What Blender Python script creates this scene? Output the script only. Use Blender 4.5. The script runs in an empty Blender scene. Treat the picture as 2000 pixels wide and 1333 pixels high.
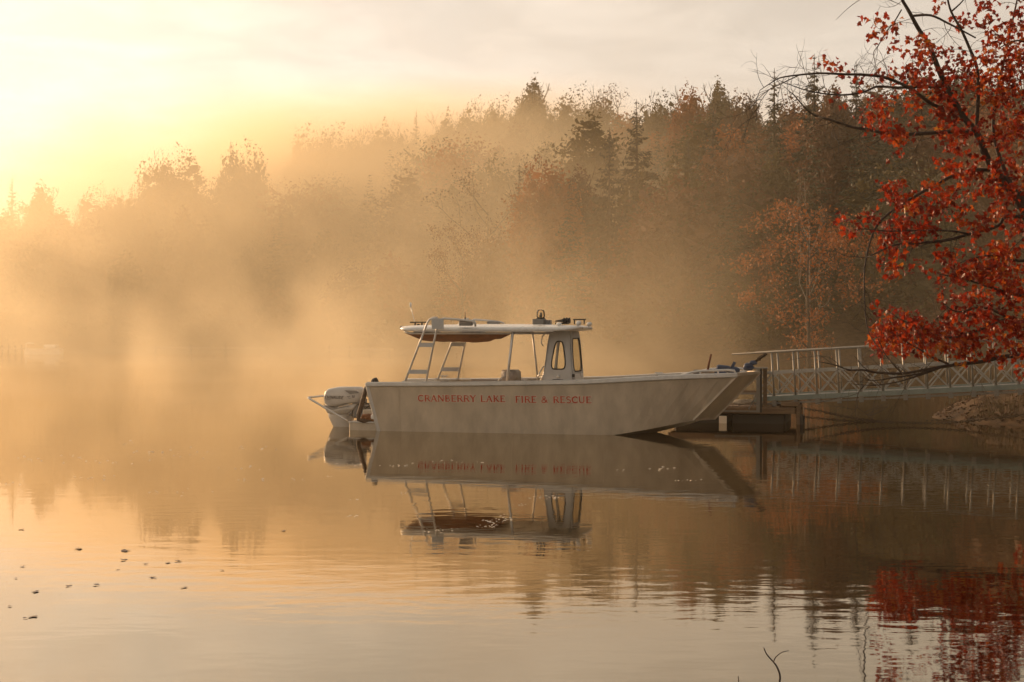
import bpy, math, random
import numpy as np
from mathutils import Vector, Matrix

R = math.radians
S = bpy.context.scene
COL = S.collection
F, YH, H = 2778.0, 655.0, 1.83          # lens in photo pixels, eye-level row, eye height in metres

# ------------------------------------------------------------------ camera, sky, sun, exposure
cam_data = bpy.data.cameras.new('camera')
cam_data.sensor_width = 36.0
cam_data.lens = F * 36.0 / 2000.0
cam_data.clip_start, cam_data.clip_end = 0.1, 6000
cam = bpy.data.objects.new('camera', cam_data)
COL.objects.link(cam)
cam.location = (0, 0, H)
cam.rotation_euler = (R(90) - math.atan((666.5 - YH) / F), 0, 0)
S.camera = cam

SUN_EL, SUN_AZ = R(12.0), R(-43.5)      # azimuth from +Y, negative to the left
world = bpy.data.worlds.new('World')
S.world = world
world.use_nodes = True
wn, wl = world.node_tree.nodes, world.node_tree.links
wn.clear()
w_out = wn.new('ShaderNodeOutputWorld')
w_bg = wn.new('ShaderNodeBackground')
w_bg.inputs['Strength'].default_value = 0.09
sky = wn.new('ShaderNodeTexSky')
sky.sky_type = 'NISHITA'
sky.sun_disc = False
sky.sun_elevation = SUN_EL
sky.sun_rotation = SUN_AZ
sky.altitude = 400
sky.air_density = 1.0
sky.dust_density = 4.0
sky.ozone_density = 1.0
# a thin veil of warm high cloud over the clear sky, broken into streaks
bw = wn.new('ShaderNodeRGBToBW')
wl.new(sky.outputs['Color'], bw.inputs[0])
veil = wn.new('ShaderNodeMix'); veil.data_type = 'RGBA'; veil.blend_type = 'MULTIPLY'
veil.inputs['Factor'].default_value = 1.0
pw = wn.new('ShaderNodeMath'); pw.operation = 'POWER'; pw.inputs[1].default_value = 0.42     # the veil evens the sky out
wl.new(bw.outputs[0], pw.inputs[0])
wl.new(pw.outputs[0], veil.inputs[6])
veil.inputs[7].default_value = (4.15, 3.66, 3.10, 1)
tc = wn.new('ShaderNodeTexCoord')
sep = wn.new('ShaderNodeSeparateXYZ'); wl.new(tc.outputs['Generated'], sep.inputs[0])
zz = wn.new('ShaderNodeMath'); zz.operation = 'ADD'; zz.inputs[1].default_value = 0.09
wl.new(sep.outputs['Z'], zz.inputs[0])
zm = wn.new('ShaderNodeMath'); zm.operation = 'MAXIMUM'; zm.inputs[1].default_value = 0.05
wl.new(zz.outputs[0], zm.inputs[0])
dx = wn.new('ShaderNodeMath'); dx.operation = 'DIVIDE'; wl.new(sep.outputs['X'], dx.inputs[0]); wl.new(zm.outputs[0], dx.inputs[1])
dy = wn.new('ShaderNodeMath'); dy.operation = 'DIVIDE'; wl.new(sep.outputs['Y'], dy.inputs[0]); wl.new(zm.outputs[0], dy.inputs[1])
cmb = wn.new('ShaderNodeCombineXYZ'); wl.new(dx.outputs[0], cmb.inputs[0]); wl.new(dy.outputs[0], cmb.inputs[1])
cn = wn.new('ShaderNodeTexNoise'); cn.inputs['Scale'].default_value = 2.6; cn.inputs['Detail'].default_value = 7
cn.inputs['Roughness'].default_value = 0.6; cn.inputs['Distortion'].default_value = 0.4
wl.new(cmb.outputs[0], cn.inputs['Vector'])
cr = wn.new('ShaderNodeMapRange'); cr.inputs[1].default_value = 0.42; cr.inputs[2].default_value = 0.72
cr.inputs[3].default_value = 0.98; cr.inputs[4].default_value = 1.17
wl.new(cn.outputs['Fac'], cr.inputs[0])
mixc = wn.new('ShaderNodeMix'); mixc.data_type = 'RGBA'; mixc.inputs['Factor'].default_value = 0.96
wl.new(sky.outputs['Color'], mixc.inputs[6]); wl.new(veil.outputs[2], mixc.inputs[7])
cl = wn.new('ShaderNodeVectorMath'); cl.operation = 'SCALE'
wl.new(mixc.outputs[2], cl.inputs[0]); wl.new(cr.outputs[0], cl.inputs['Scale'])
wl.new(cl.outputs[0], w_bg.inputs['Color'])
wl.new(w_bg.outputs[0], w_out.inputs['Surface'])

sun_data = bpy.data.lights.new('sun', 'SUN')
sun_data.energy = 5.0
sun_data.angle = R(0.6)
sun_data.color = (1.0, 0.635, 0.345)
sun = bpy.data.objects.new('sun', sun_data)
COL.objects.link(sun)
sdir = Vector((math.sin(SUN_AZ) * math.cos(SUN_EL), math.cos(SUN_AZ) * math.cos(SUN_EL), math.sin(SUN_EL)))
sun.rotation_euler = sdir.to_track_quat('Z', 'Y').to_euler()
sun.location = sdir * 300

S.view_settings.view_transform = 'Standard'
S.view_settings.look = 'None'
S.view_settings.gamma = 1.0
S.view_settings.use_curve_mapping = False
S.view_settings.exposure = 0.25
S.render.engine = 'CYCLES'
cy = S.cycles
cy.use_adaptive_sampling = True
cy.adaptive_threshold = 0.03
cy.use_denoising = True
cy.max_bounces = 8
cy.diffuse_bounces = 2
cy.glossy_bounces = 4
cy.transmission_bounces = 4
cy.volume_bounces = 3
cy.transparent_max_bounces = 8
cy.sample_clamp_indirect = 4.0
cy.volume_step_rate = 1.0
cy.volume_max_steps = 256

# ------------------------------------------------------------------ helpers
def at(px, py, Y):
    """The point at depth Y seen at photo pixel (px, py)."""
    return Vector(((px - 1000.0) / F * Y, Y, H - (py - YH) / F * Y))

def material(name, color, rough=0.6, metal=0.0, spec=0.5, noise=0.0, nscale=5.0, bump=0.0, bscale=30.0, vary=0.0, stretch=(1, 1, 1), trans=0.0):
    m = bpy.data.materials.new(name)
    m.use_nodes = True
    n, l = m.node_tree.nodes, m.node_tree.links
    b = n['Principled BSDF']
    b.inputs['Roughness'].default_value = rough
    b.inputs['Metallic'].default_value = metal
    b.inputs['Specular IOR Level'].default_value = spec
    col = None
    rgb = n.new('ShaderNodeRGB'); rgb.outputs[0].default_value = (*color, 1); col = rgb.outputs[0]
    t = n.new('ShaderNodeTexCoord')
    mp = n.new('ShaderNodeMapping'); mp.inputs['Scale'].default_value = stretch
    l.new(t.outputs['Object'], mp.inputs[0])
    if noise:
        tx = n.new('ShaderNodeTexNoise'); tx.inputs['Scale'].default_value = nscale; tx.inputs['Detail'].default_value = 6
        tx.inputs['Roughness'].default_value = 0.65
        l.new(mp.outputs[0], tx.inputs['Vector'])
        mr = n.new('ShaderNodeMapRange'); mr.inputs[1].default_value = 0.3; mr.inputs[2].default_value = 0.7
        mr.inputs[3].default_value = 1 - noise; mr.inputs[4].default_value = 1 + noise
        l.new(tx.outputs['Fac'], mr.inputs[0])
        sc = n.new('ShaderNodeVectorMath'); sc.operation = 'SCALE'
        l.new(col, sc.inputs[0]); l.new(mr.outputs[0], sc.inputs['Scale']); col = sc.outputs[0]
        rr = n.new('ShaderNodeMapRange'); rr.inputs[1].default_value = 0.3; rr.inputs[2].default_value = 0.7
        rr.inputs[3].default_value = max(0.02, rough - 0.12); rr.inputs[4].default_value = min(1, rough + 0.12)
        l.new(tx.outputs['Fac'], rr.inputs[0]); l.new(rr.outputs[0], b.inputs['Roughness'])
    if vary:
        oi = n.new('ShaderNodeObjectInfo')
        mr = n.new('ShaderNodeMapRange'); mr.inputs[3].default_value = 1 - vary; mr.inputs[4].default_value = 1 + vary
        l.new(oi.outputs['Random'], mr.inputs[0])
        sc = n.new('ShaderNodeVectorMath'); sc.operation = 'SCALE'
        l.new(col, sc.inputs[0]); l.new(mr.outputs[0], sc.inputs['Scale']); col = sc.outputs[0]
    l.new(col, b.inputs['Base Color'])
    if bump:
        bt = n.new('ShaderNodeTexNoise'); bt.inputs['Scale'].default_value = bscale; bt.inputs['Detail'].default_value = 4
        l.new(mp.outputs[0], bt.inputs['Vector'])
        bp = n.new('ShaderNodeBump'); bp.inputs['Strength'].default_value = bump; bp.inputs['Distance'].default_value = 0.02
        l.new(bt.outputs['Fac'], bp.inputs['Height']); l.new(bp.outputs[0], b.inputs['Normal'])
    if trans:
        tr = n.new('ShaderNodeBsdfTranslucent'); l.new(col, tr.inputs['Color'])
        mx = n.new('ShaderNodeMixShader'); mx.inputs[0].default_value = trans
        l.new(b.outputs[0], mx.inputs[1]); l.new(tr.outputs[0], mx.inputs[2])
        l.new(mx.outputs[0], n['Material Output'].inputs['Surface'])
    return m

class MB:
    """Collects shapes and links them as one mesh object."""
    def __init__(s): s.v, s.f, s.smooth = [], [], []
    def add(s, vs, fs, smooth=False):
        o = len(s.v); s.v += [tuple(v) for v in vs]; s.f += [tuple(i + o for i in f) for f in fs]; s.smooth += [smooth] * len(fs); return s
    def box(s, c, d, rot=None, bev=0.0):
        x, y, z = d[0] / 2, d[1] / 2, d[2] / 2
        if bev:
            bm_v, k = [], min(bev, x * .49, y * .49, z * .49)
            ring = [(-x + k, -y), (x - k, -y), (x, -y + k), (x, y - k), (x - k, y), (-x + k, y), (-x, y - k), (-x, -y + k)]
            vs = []
            for zz_, inset in ((-z, k), (-z + k, 0), (z - k, 0), (z, k)):
                for (a, b) in ring:
                    vs.append(Vector((a * (x - inset) / x, b * (y - inset) / y, zz_)))
            fs = [tuple(range(7, -1, -1)), tuple(range(24, 32))]
            for r in range(3):
                for i in range(8):
                    j = (i + 1) % 8
                    fs.append((r * 8 + i, r * 8 + j, r * 8 + 8 + j, r * 8 + 8 + i))
        else:
            vs = [Vector((sx * x, sy * y, sz * z)) for sz in (-1, 1) for sx, sy in ((-1, -1), (1, -1), (1, 1), (-1, 1))]
            fs = [(3, 2, 1, 0), (4, 5, 6, 7), (0, 1, 5, 4), (1, 2, 6, 5), (2, 3, 7, 6), (3, 0, 4, 7)]
        if rot is not None: vs = [rot @ v for v in vs]
        c = Vector(c)
        return s.add([v + c for v in vs], fs)
    def bar(s, a, b, w, h, up=(0, 0, 1)):
        a, b = Vector(a), Vector(b); d = b - a; L = d.length; d.normalize()
        side = d.cross(Vector(up))
        if side.length < 1e-4: side = d.cross(Vector((0, 1, 0)))
        side.normalize(); u = side.cross(d)
        return s.box((a + b) / 2, (L, w, h), Matrix((d, side, u)).transposed())
    def tube(s, pts, r, n=8, cap=True, closed=False):
        pts = [Vector(p) for p in pts]; m = len(pts)
        rs = r if hasattr(r, '__len__') else [r] * m
        vs, fs = [], []
        prev = None
        for i, p in enumerate(pts):
            if closed: d = pts[(i + 1) % m] - pts[i - 1]
            else: d = pts[min(i + 1, m - 1)] - pts[max(i - 1, 0)]
            if d.length < 1e-9: d = Vector((0, 0, 1))
            d.normalize()
            if prev is None:
                prev = d.orthogonal().normalized()
            prev = prev - d * prev.dot(d)
            if prev.length < 1e-6: prev = d.orthogonal()
            prev.normalize(); q = d.cross(prev)
            for k in range(n):
                t = 2 * math.pi * k / n
                vs.append(p + (prev * math.cos(t) + q * math.sin(t)) * rs[i])
        for i in range(m if closed else m - 1):
            i2 = (i + 1) % m
            for k in range(n):
                k2 = (k + 1) % n
                fs.append((i * n + k, i * n + k2, i2 * n + k2, i2 * n + k))
        s.add(vs, fs, True)
        if cap and not closed:
            o = len(s.v) - m * n
            s.f.append(tuple(o + k for k in range(n - 1, -1, -1))); s.smooth.append(False)
            s.f.append(tuple(o + (m - 1) * n + k for k in range(n))); s.smooth.append(False)
        return s
    def lathe(s, c, prof, n=14, axis=(0, 0, 1)):
        ax = Vector(axis).normalized(); u = ax.orthogonal().normalized(); w = ax.cross(u); c = Vector(c)
        vs = []
        for (r, z) in prof:
            for k in range(n):
                t = 2 * math.pi * k / n
                vs.append(c + ax * z + (u * math.cos(t) + w * math.sin(t)) * max(r, 1e-4))
        fs = [(i * n + k, i * n + (k + 1) % n, (i + 1) * n + (k + 1) % n, (i + 1) * n + k) for i in range(len(prof) - 1) for k in range(n)]
        fs.append(tuple(range(n - 1, -1, -1))); fs.append(tuple((len(prof) - 1) * n + k for k in range(n)))
        return s.add(vs, fs, True)
    def loft(s, secs, cap=True, closed=True, smooth=False):
        n = len(secs[0]); vs = [p for sec in secs for p in sec]; fs = []
        for i in range(len(secs) - 1):
            for k in range(n if closed else n - 1):
                k2 = (k + 1) % n
                fs.append((i * n + k, i * n + k2, (i + 1) * n + k2, (i + 1) * n + k))
        if cap:
            fs.append(tuple(range(n - 1, -1, -1))); fs.append(tuple((len(secs) - 1) * n + k for k in range(n)))
        return s.add(vs, fs, smooth)
    def prism(s, poly, thick):
        """poly: 3-D points of a flat outline; thick: the vector it is pushed along."""
        p = [Vector(q) for q in poly]; t = Vector(thick); n = len(p)
        return s.add(p + [q + t for q in p], [tuple(range(n - 1, -1, -1)), tuple(range(n, 2 * n))] + [(i, (i + 1) % n, n + (i + 1) % n, n + i) for i in range(n)])
    def mesh(s, name, mat):
        me = bpy.data.meshes.new(name)
        me.from_pydata(s.v, [], s.f)
        me.polygons.foreach_set('use_smooth', s.smooth)
        for m in (mat if isinstance(mat, (list, tuple)) else [mat]): me.materials.append(m)
        me.update()
        return me
    def build(s, name, mat, parent=None, fix=True):
        me = s.mesh(name, mat)
        if fix:
            import bmesh
            bm = bmesh.new(); bm.from_mesh(me); bmesh.ops.recalc_face_normals(bm, faces=bm.faces); bm.to_mesh(me); bm.free()
        return link(name, me, parent)

def link(name, me, parent=None):
    o = bpy.data.objects.new(name, me); COL.objects.link(o)
    if parent is not None: o.parent = parent
    return o

def tag(o, label=None, cat=None, group=None, kind=None):
    for k, v in (('label', label), ('category', cat), ('group', group), ('kind', kind)):
        if v: o[k] = v
    return o

def thing(name, label, cat, loc=(0, 0, 0), rz=0.0, group=None):
    o = bpy.data.objects.new(name, None); COL.objects.link(o)
    o.location = loc; o.rotation_euler = (0, 0, rz); o.empty_display_size = 0.2
    return tag(o, label, cat, group)

def copy_tree(o, parent=None):
    c = o.copy(); COL.objects.link(c); c.parent = parent
    for ch in list(o.children): copy_tree(ch, c)
    return c

def np_object(name, V, Fc, mat, parent=None, smooth=False):
    me = bpy.data.meshes.new(name)
    k = Fc.shape[1]
    me.vertices.add(len(V)); me.vertices.foreach_set('co', np.asarray(V, dtype=np.float32).ravel())
    me.loops.add(Fc.size); me.loops.foreach_set('vertex_index', Fc.astype(np.int32).ravel())
    me.polygons.add(len(Fc)); me.polygons.foreach_set('loop_start', np.arange(0, Fc.size, k, dtype=np.int32))
    me.polygons.foreach_set('use_smooth', np.full(len(Fc), smooth))
    me.materials.append(mat); me.update(calc_edges=True); me.validate()
    return link(name, me, parent)
# ------------------------------------------------------------------ ground, water, air
SHORE = np.array([(7.0, -6), (7.6, 6), (8.6, 14), (10.3, 22), (10.8, 27), (9.3, 31.5), (10.2, 34), (14, 37), (20, 44), (31, 60), (42, 78), (45, 88), (38, 94), (26, 97),
                  (18, 99), (8, 108), (0, 122), (-14, 140), (-30, 148), (-60, 152), (-110, 150), (-150, 120), (-170, 40), (-160, -30), (-60, -40), (-20, -14)], dtype=float)

def shore_dist(x, y):
    """Signed distance to the shoreline: positive on land."""
    x = np.asarray(x, float); y = np.asarray(y, float)
    best = np.full(x.shape, 1e9); inside = np.zeros(x.shape, bool)
    n = len(SHORE)
    for i in range(n):
        ax, ay = SHORE[i]; bx, by = SHORE[(i + 1) % n]
        ex, ey = bx - ax, by - ay
        t = np.clip(((x - ax) * ex + (y - ay) * ey) / (ex * ex + ey * ey), 0, 1)
        best = np.minimum(best, np.hypot(x - ax - t * ex, y - ay - t * ey))
        c = (ay > y) != (by > y)
        xi = ax + (y - ay) / (by - ay if by != ay else 1e-9) * ex
        inside ^= c & (x < xi)
    return np.where(inside, -best, best)

def ground_z(x, y):
    x = np.asarray(x, float); y = np.asarray(y, float)
    d = shore_dist(x, y)
    land = np.maximum(d, 0)
    far = np.clip((y - 62) / 30, 0, 1)                                  # the bank by the gangway stays low
    left = np.clip((x + 44) / 40, 0, 1); left = left * left * (3 - 2 * left)
    top = 7 + 19 * left
    hill = top * (1 - np.exp(-np.maximum(land - 2, 0) * (0.30 / np.maximum(top, 1)) * 1.25))
    bank = 1.15 * (1 - np.exp(-land * 0.45)) + 0.06 * np.sin(x * 2.1 + y * 1.3) * np.clip(land, 0, 1) + (0.06 * np.sin(x * 4.7 - y * 3.1) + 0.05 * np.sin(x * 3.3 + y * 6.1) + 0.035 * np.sin(x * 9.1 + 2 * y) * np.sin(y * 7.3)) * np.clip(land, 0, 1)
    rough = 0.5 * np.sin(x * 0.21 + 1.0) * np.sin(y * 0.17) * np.clip(land / 10, 0, 1)
    z = np.where(d > 0, bank + far * (hill + rough), -0.35 * (1 - np.exp(d * 0.6)) - 0.02 + d * 0.03)
    return np.maximum(z, -3.0)

def gz(x, y): return float(ground_z(np.array([x]), np.array([y]))[0])

def build_ground():
    xs = np.unique(np.concatenate([np.arange(-420, -60, 12), np.arange(-60, 5, 3), np.arange(5, 20, 0.35), np.arange(20, 60, 2), np.arange(60, 421, 12)]))
    ys = np.unique(np.concatenate([np.arange(-90, 10, 6), np.arange(10, 40, 0.4), np.arange(40, 90, 2), np.arange(90, 260, 3), np.arange(260, 700, 20)]))
    X, Y = np.meshgrid(xs, ys)
    Z = ground_z(X, Y)
    V = np.stack([X, Y, Z], -1).reshape(-1, 3)
    nx, ny = len(xs), len(ys)
    I = np.arange(nx * ny).reshape(ny, nx)
    Fc = np.stack([I[:-1, :-1], I[:-1, 1:], I[1:, 1:], I[1:, :-1]], -1).reshape(-1, 4)
    m = material('forest_floor', (0.085, 0.05, 0.025), rough=0.95, noise=0.6, nscale=2.5, bump=1.0, bscale=9, spec=0.2)
    tag(np_object('ground', V, Fc, m, smooth=True), kind='structure')
build_ground()

def build_water():
    m = bpy.data.materials.new('lake_water'); m.use_nodes = True
    n, l = m.node_tree.nodes, m.node_tree.links
    b = n['Principled BSDF']
    b.inputs['Base Color'].default_value = (0.012, 0.007, 0.003, 1)
    b.inputs['Roughness'].default_value = 0.03
    b.inputs['IOR'].default_value = 1.33
    geo = n.new('ShaderNodeTexCoord')
    def wave(sx, sy, scale, detail):
        mp = n.new('ShaderNodeMapping'); mp.inputs['Scale'].default_value = (sx, sy, 1)
        l.new(geo.outputs['Object'], mp.inputs[0])
        t = n.new('ShaderNodeTexNoise'); t.inputs['Scale'].default_value = scale; t.inputs['Detail'].default_value = detail
        t.inputs['Roughness'].default_value = 0.5
        l.new(mp.outputs[0], t.inputs['Vector']); return t.outputs['Fac']
    a, c, patch = wave(0.5, 1.0, 4.2, 2), wave(0.5, 1.0, 0.8, 1), wave(0.35, 1.0, 0.16, 2)
    pr = n.new('ShaderNodeMapRange'); pr.inputs[1].default_value = 0.38; pr.inputs[2].default_value = 0.66
    pr.inputs[3].default_value = 0.12; pr.inputs[4].default_value = 1.0; l.new(patch, pr.inputs[0])
    mu = n.new('ShaderNodeMath'); mu.operation = 'MULTIPLY'; l.new(a, mu.inputs[0]); l.new(pr.outputs[0], mu.inputs[1])
    ad = n.new('ShaderNodeMath'); ad.operation = 'MULTIPLY_ADD'; l.new(c, ad.inputs[0]); ad.inputs[1].default_value = 0.45; l.new(mu.outputs[0], ad.inputs[2])
    bp = n.new('ShaderNodeBump'); bp.inputs['Strength'].default_value = 1.0; bp.inputs['Distance'].default_value = 0.0030
    l.new(ad.outputs[0], bp.inputs['Height']); l.new(bp.outputs[0], b.inputs['Normal'])
    gl = n.new('ShaderNodeBsdfGlossy'); gl.inputs['Roughness'].default_value = 0.03; gl.inputs['Color'].default_value = (1.0, 0.83, 0.56, 1)  # mirror layer added to brighten the lake; warm light sits in its tint
    l.new(bp.outputs[0], gl.inputs['Normal'])
    mx = n.new('ShaderNodeMixShader'); mx.inputs[0].default_value = 0.28
    l.new(b.outputs[0], mx.inputs[1]); l.new(gl.outputs[0], mx.inputs[2]); l.new(mx.outputs[0], n['Material Output'].inputs['Surface'])
    V = np.array([(-400, -80, 0), (120, -80, 0), (120, 170, 0), (-400, 170, 0)], float)
    tag(np_object('lake_water', V, np.array([[0, 1, 2, 3]]), m), kind='structure')
build_water()

def volume_box(name, lo, hi, make):
    b = MB(); lo, hi = Vector(lo), Vector(hi)
    b.box((lo + hi) / 2, hi - lo)
    m = bpy.data.materials.new(name + '_air'); m.use_nodes = True
    n, l = m.node_tree.nodes, m.node_tree.links
    n.clear(); out = n.new('ShaderNodeOutputMaterial'); v = n.new('ShaderNodeVolumePrincipled')
    l.new(v.outputs[0], out.inputs['Volume']); make(v, n, l)
    o = b.build(name, m); return tag(o, kind='stuff')

def haze_nodes(v, n, l):
    v.inputs['Color'].default_value = (0.97, 0.87, 0.69, 1)
    v.inputs['Density'].default_value = 0.00028
    v.inputs['Anisotropy'].default_value = 0.42
HAZE = volume_box('haze', (-430, -95, -5), (430, 710, 62), haze_nodes)

def mist_nodes(v, n, l):
    v.inputs['Color'].default_value = (0.985, 0.835, 0.585, 1)
    v.inputs['Anisotropy'].default_value = 0.42
    tc = n.new('ShaderNodeTexCoord'); sp = n.new('ShaderNodeSeparateXYZ'); l.new(tc.outputs['Object'], sp.inputs[0])
    def noise(scale, sx, sz, detail, dist):
        mp = n.new('ShaderNodeMapping'); mp.inputs['Scale'].default_value = (sx, 1, sz); l.new(tc.outputs['Object'], mp.inputs[0])
        t = n.new('ShaderNodeTexNoise'); t.inputs['Scale'].default_value = scale; t.inputs['Detail'].default_value = detail
        t.inputs['Distortion'].default_value = dist; l.new(mp.outputs[0], t.inputs['Vector']); return t.outputs['Fac']
    def math_(op, a, b, c=None):
        q = n.new('ShaderNodeMath'); q.operation = op
        for i, x in enumerate((a, b, c)):
            if x is None: continue
            if isinstance(x, (int, float)): q.inputs[i].default_value = x
            else: l.new(x, q.inputs[i])
        return q.outputs[0]
    def ramp(x, a, b, c, d):
        q = n.new('ShaderNodeMapRange'); q.interpolation_type = 'SMOOTHSTEP'
        for i, k in enumerate((a, b, c, d)): q.inputs[i + 1].default_value = k
        l.new(x, q.inputs[0]); return q.outputs[0]
    big = noise(0.045, 1.0, 0.7, 1.0, 0.0)
    fine = noise(0.15, 1.0, 0.75, 4.0, 0.8)
    top = ramp(big, 0.3, 0.70, 1.2, 8.0)                                   # how high the steam stands here
    hgt = math_('EXPONENT', math_('MULTIPLY', math_('DIVIDE', sp.outputs['Z'], top), -1.0), 0)
    wisps = math_('MULTIPLY', ramp(fine, 0.45, 0.62, 0.03, 1.1), ramp(big, 0.36, 0.64, 0.35, 1.35))
    rise = ramp(sp.outputs['Y'], 14.0, 44.0, 0.10, 1.0)
    lee = ramp(sp.outputs['X'], -8.0, 18.0, 1.0, 0.07)                       # thinner under the right hand shore
    d = math_('MULTIPLY', math_('MULTIPLY', hgt, wisps), math_('MULTIPLY', math_('MULTIPLY', math_('MULTIPLY', rise, lee), ramp(sp.outputs['X'], -54.0, -16.0, 0.42, 1.0)), 0.038))
    d = math_('MULTIPLY', d, ramp(sp.outputs['Z'], 14.0, 22.0, 1.0, 0.0))
    # the fog bank that hangs on the far slope
    bank = math_('MULTIPLY', ramp(sp.outputs['Y'], 116.0, 150.0, 0.0, 1.0), ramp(sp.outputs['X'], 0.0, 26.0, 1.0, 0.07))
    over = math_('SUBTRACT', sp.outputs['Z'], math_('MULTIPLY', math_('SUBTRACT', sp.outputs['Y'], 116.0), 0.26))   # height above the slope
    bank = math_('MULTIPLY', bank, math_('MULTIPLY', ramp(over, 2.0, 16.0, 1.0, 0.0), math_('MULTIPLY', ramp(big, 0.3, 0.7, 0.046, 0.085), ramp(sp.outputs['X'], -58.0, -18.0, 0.3, 1.0))))
    l.new(math_('ADD', d, bank), v.inputs['Density'])
MIST = volume_box('mist', (-68, 10, -0.4), (60, 240, 52), mist_nodes)
# ------------------------------------------------------------------ the forest
M_BARK = material('bark', (0.06, 0.042, 0.03), rough=0.9, noise=0.4, nscale=3, bump=0.6, bscale=12)
M_PALEBARK = material('pale_bark', (0.20, 0.17, 0.13), rough=0.85, noise=0.3, nscale=4)
M_NEEDLE = material('needles', (0.032, 0.030, 0.010), rough=0.75, noise=0.5, nscale=0.9, vary=0.3, trans=0.10)
M_OLIVE = material('olive_leaves', (0.068, 0.049, 0.013), rough=0.75, noise=0.5, nscale=0.7, vary=0.3, trans=0.18)
M_ORANGE = material('orange_leaves', (0.25, 0.082, 0.018), rough=0.75, noise=0.45, nscale=0.8, vary=0.25, trans=0.25)
M_RUST = material('rust_leaves', (0.11, 0.046, 0.017), rough=0.75, noise=0.45, nscale=0.8, vary=0.3, trans=0.18)

def cards(rng, P, size, up_bias=0.0, aspect=0.6):
    """Leaf clumps: one small bent quad pair at every point of P."""
    n = len(P)
    d = rng.normal(size=(n, 3)); d[:, 2] *= (1 - up_bias); d /= np.linalg.norm(d, axis=1)[:, None] + 1e-9
    e = rng.normal(size=(n, 3)); e -= d * (e * d).sum(1)[:, None]; e /= np.linalg.norm(e, axis=1)[:, None] + 1e-9
    s = size * rng.uniform(0.55, 1.3, n)[:, None]
    a, b = d * s * 0.5, e * s * aspect * 0.5
    k = np.cross(d, e) * s * 0.18
    V = np.stack([P - a, P - b * 0.9 + k, P + a, P + b * 0.9 + k * 0.4], 1).reshape(-1, 3)
    return V, np.arange(n * 4).reshape(n, 4)

def conifer_mesh(seed, h, wid, dens=1.0, ragged=0.4, bare=0.1):
    rng = np.random.default_rng(seed)
    tb = MB()
    tb.tube([(0, 0, -0.6), (0.05, 0, h * 0.3), (-0.04, 0.03, h * 0.65), (0, 0, h)], [h * 0.014, h * 0.011, h * 0.007, 0.02], n=6)
    pts, sizes, dirs = [], [], []
    z = h * bare
    while z < h - 0.12:
        f = (z / h - bare) / (1 - bare)
        L0 = wid * (0.03 + 0.97 * (1 - f) ** 0.85) * (1 if f > 0.15 else 0.6 + 2.6 * f)
        for k in range(rng.integers(4, 7)):
            if rng.random() < 0.10: continue
            az = rng.uniform(0, 2 * math.pi); L = L0 * rng.uniform(1 - ragged, 1 + ragged * 0.55)
            if L < 0.12: L = 0.12
            droop = -0.32 + 0.75 * f + rng.normal() * 0.24
            c, s = math.cos(az), math.sin(az)
            end = np.array([c * L, s * L, z + L * droop * 0.5 - L * L * 0.030])
            if rng.random() < 0.5: tb.tube([(0, 0, z), tuple(end)], [0.012 + 0.012 * L, 0.008], n=3, cap=False)
            m = max(2, int(L / 0.17 * dens))
            for j in range(m):
                t = (j + rng.random()) / m
                if t < 0.12 and L > 1: continue
                sp = 0.30 * L * (1 - t) * 0.8 + 0.10
                p = np.array([c * L * t - s * rng.normal() * sp * 0.6, s * L * t + c * rng.normal() * sp * 0.6, z + (end[2] - z) * t ** 1.2 + 0.12 * L * t * (t - 0.6)])
                p[2] -= abs(rng.normal()) * 0.09
                pts.append(p); sizes.append(0.16 + 0.24 * min(L, 2)); dirs.append((c + rng.normal() * .5, s + rng.normal() * .5, -0.25 + rng.normal() * 0.3))
        z += rng.uniform(0.26, 0.44)
    P = np.array(pts); n = len(P)
    d = np.array(dirs); d /= np.linalg.norm(d, axis=1)[:, None]
    e = np.cross(d, np.array([0, 0, 1.0])) + rng.normal(size=(n, 3)) * 0.35; e /= np.linalg.norm(e, axis=1)[:, None]
    s = (np.array(sizes) * rng.uniform(0.7, 1.25, n))[:, None]
    dn = np.array([0, 0, -1.0]) * s * 0.28
    V = np.stack([P - d * s * 0.45, P + e * s * 0.26 + dn, P + d * s * 0.6 + dn * .5, P - e * s * 0.26 + dn], 1).reshape(-1, 3)
    return tb, V, np.arange(n * 4).reshape(n, 4)

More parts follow.
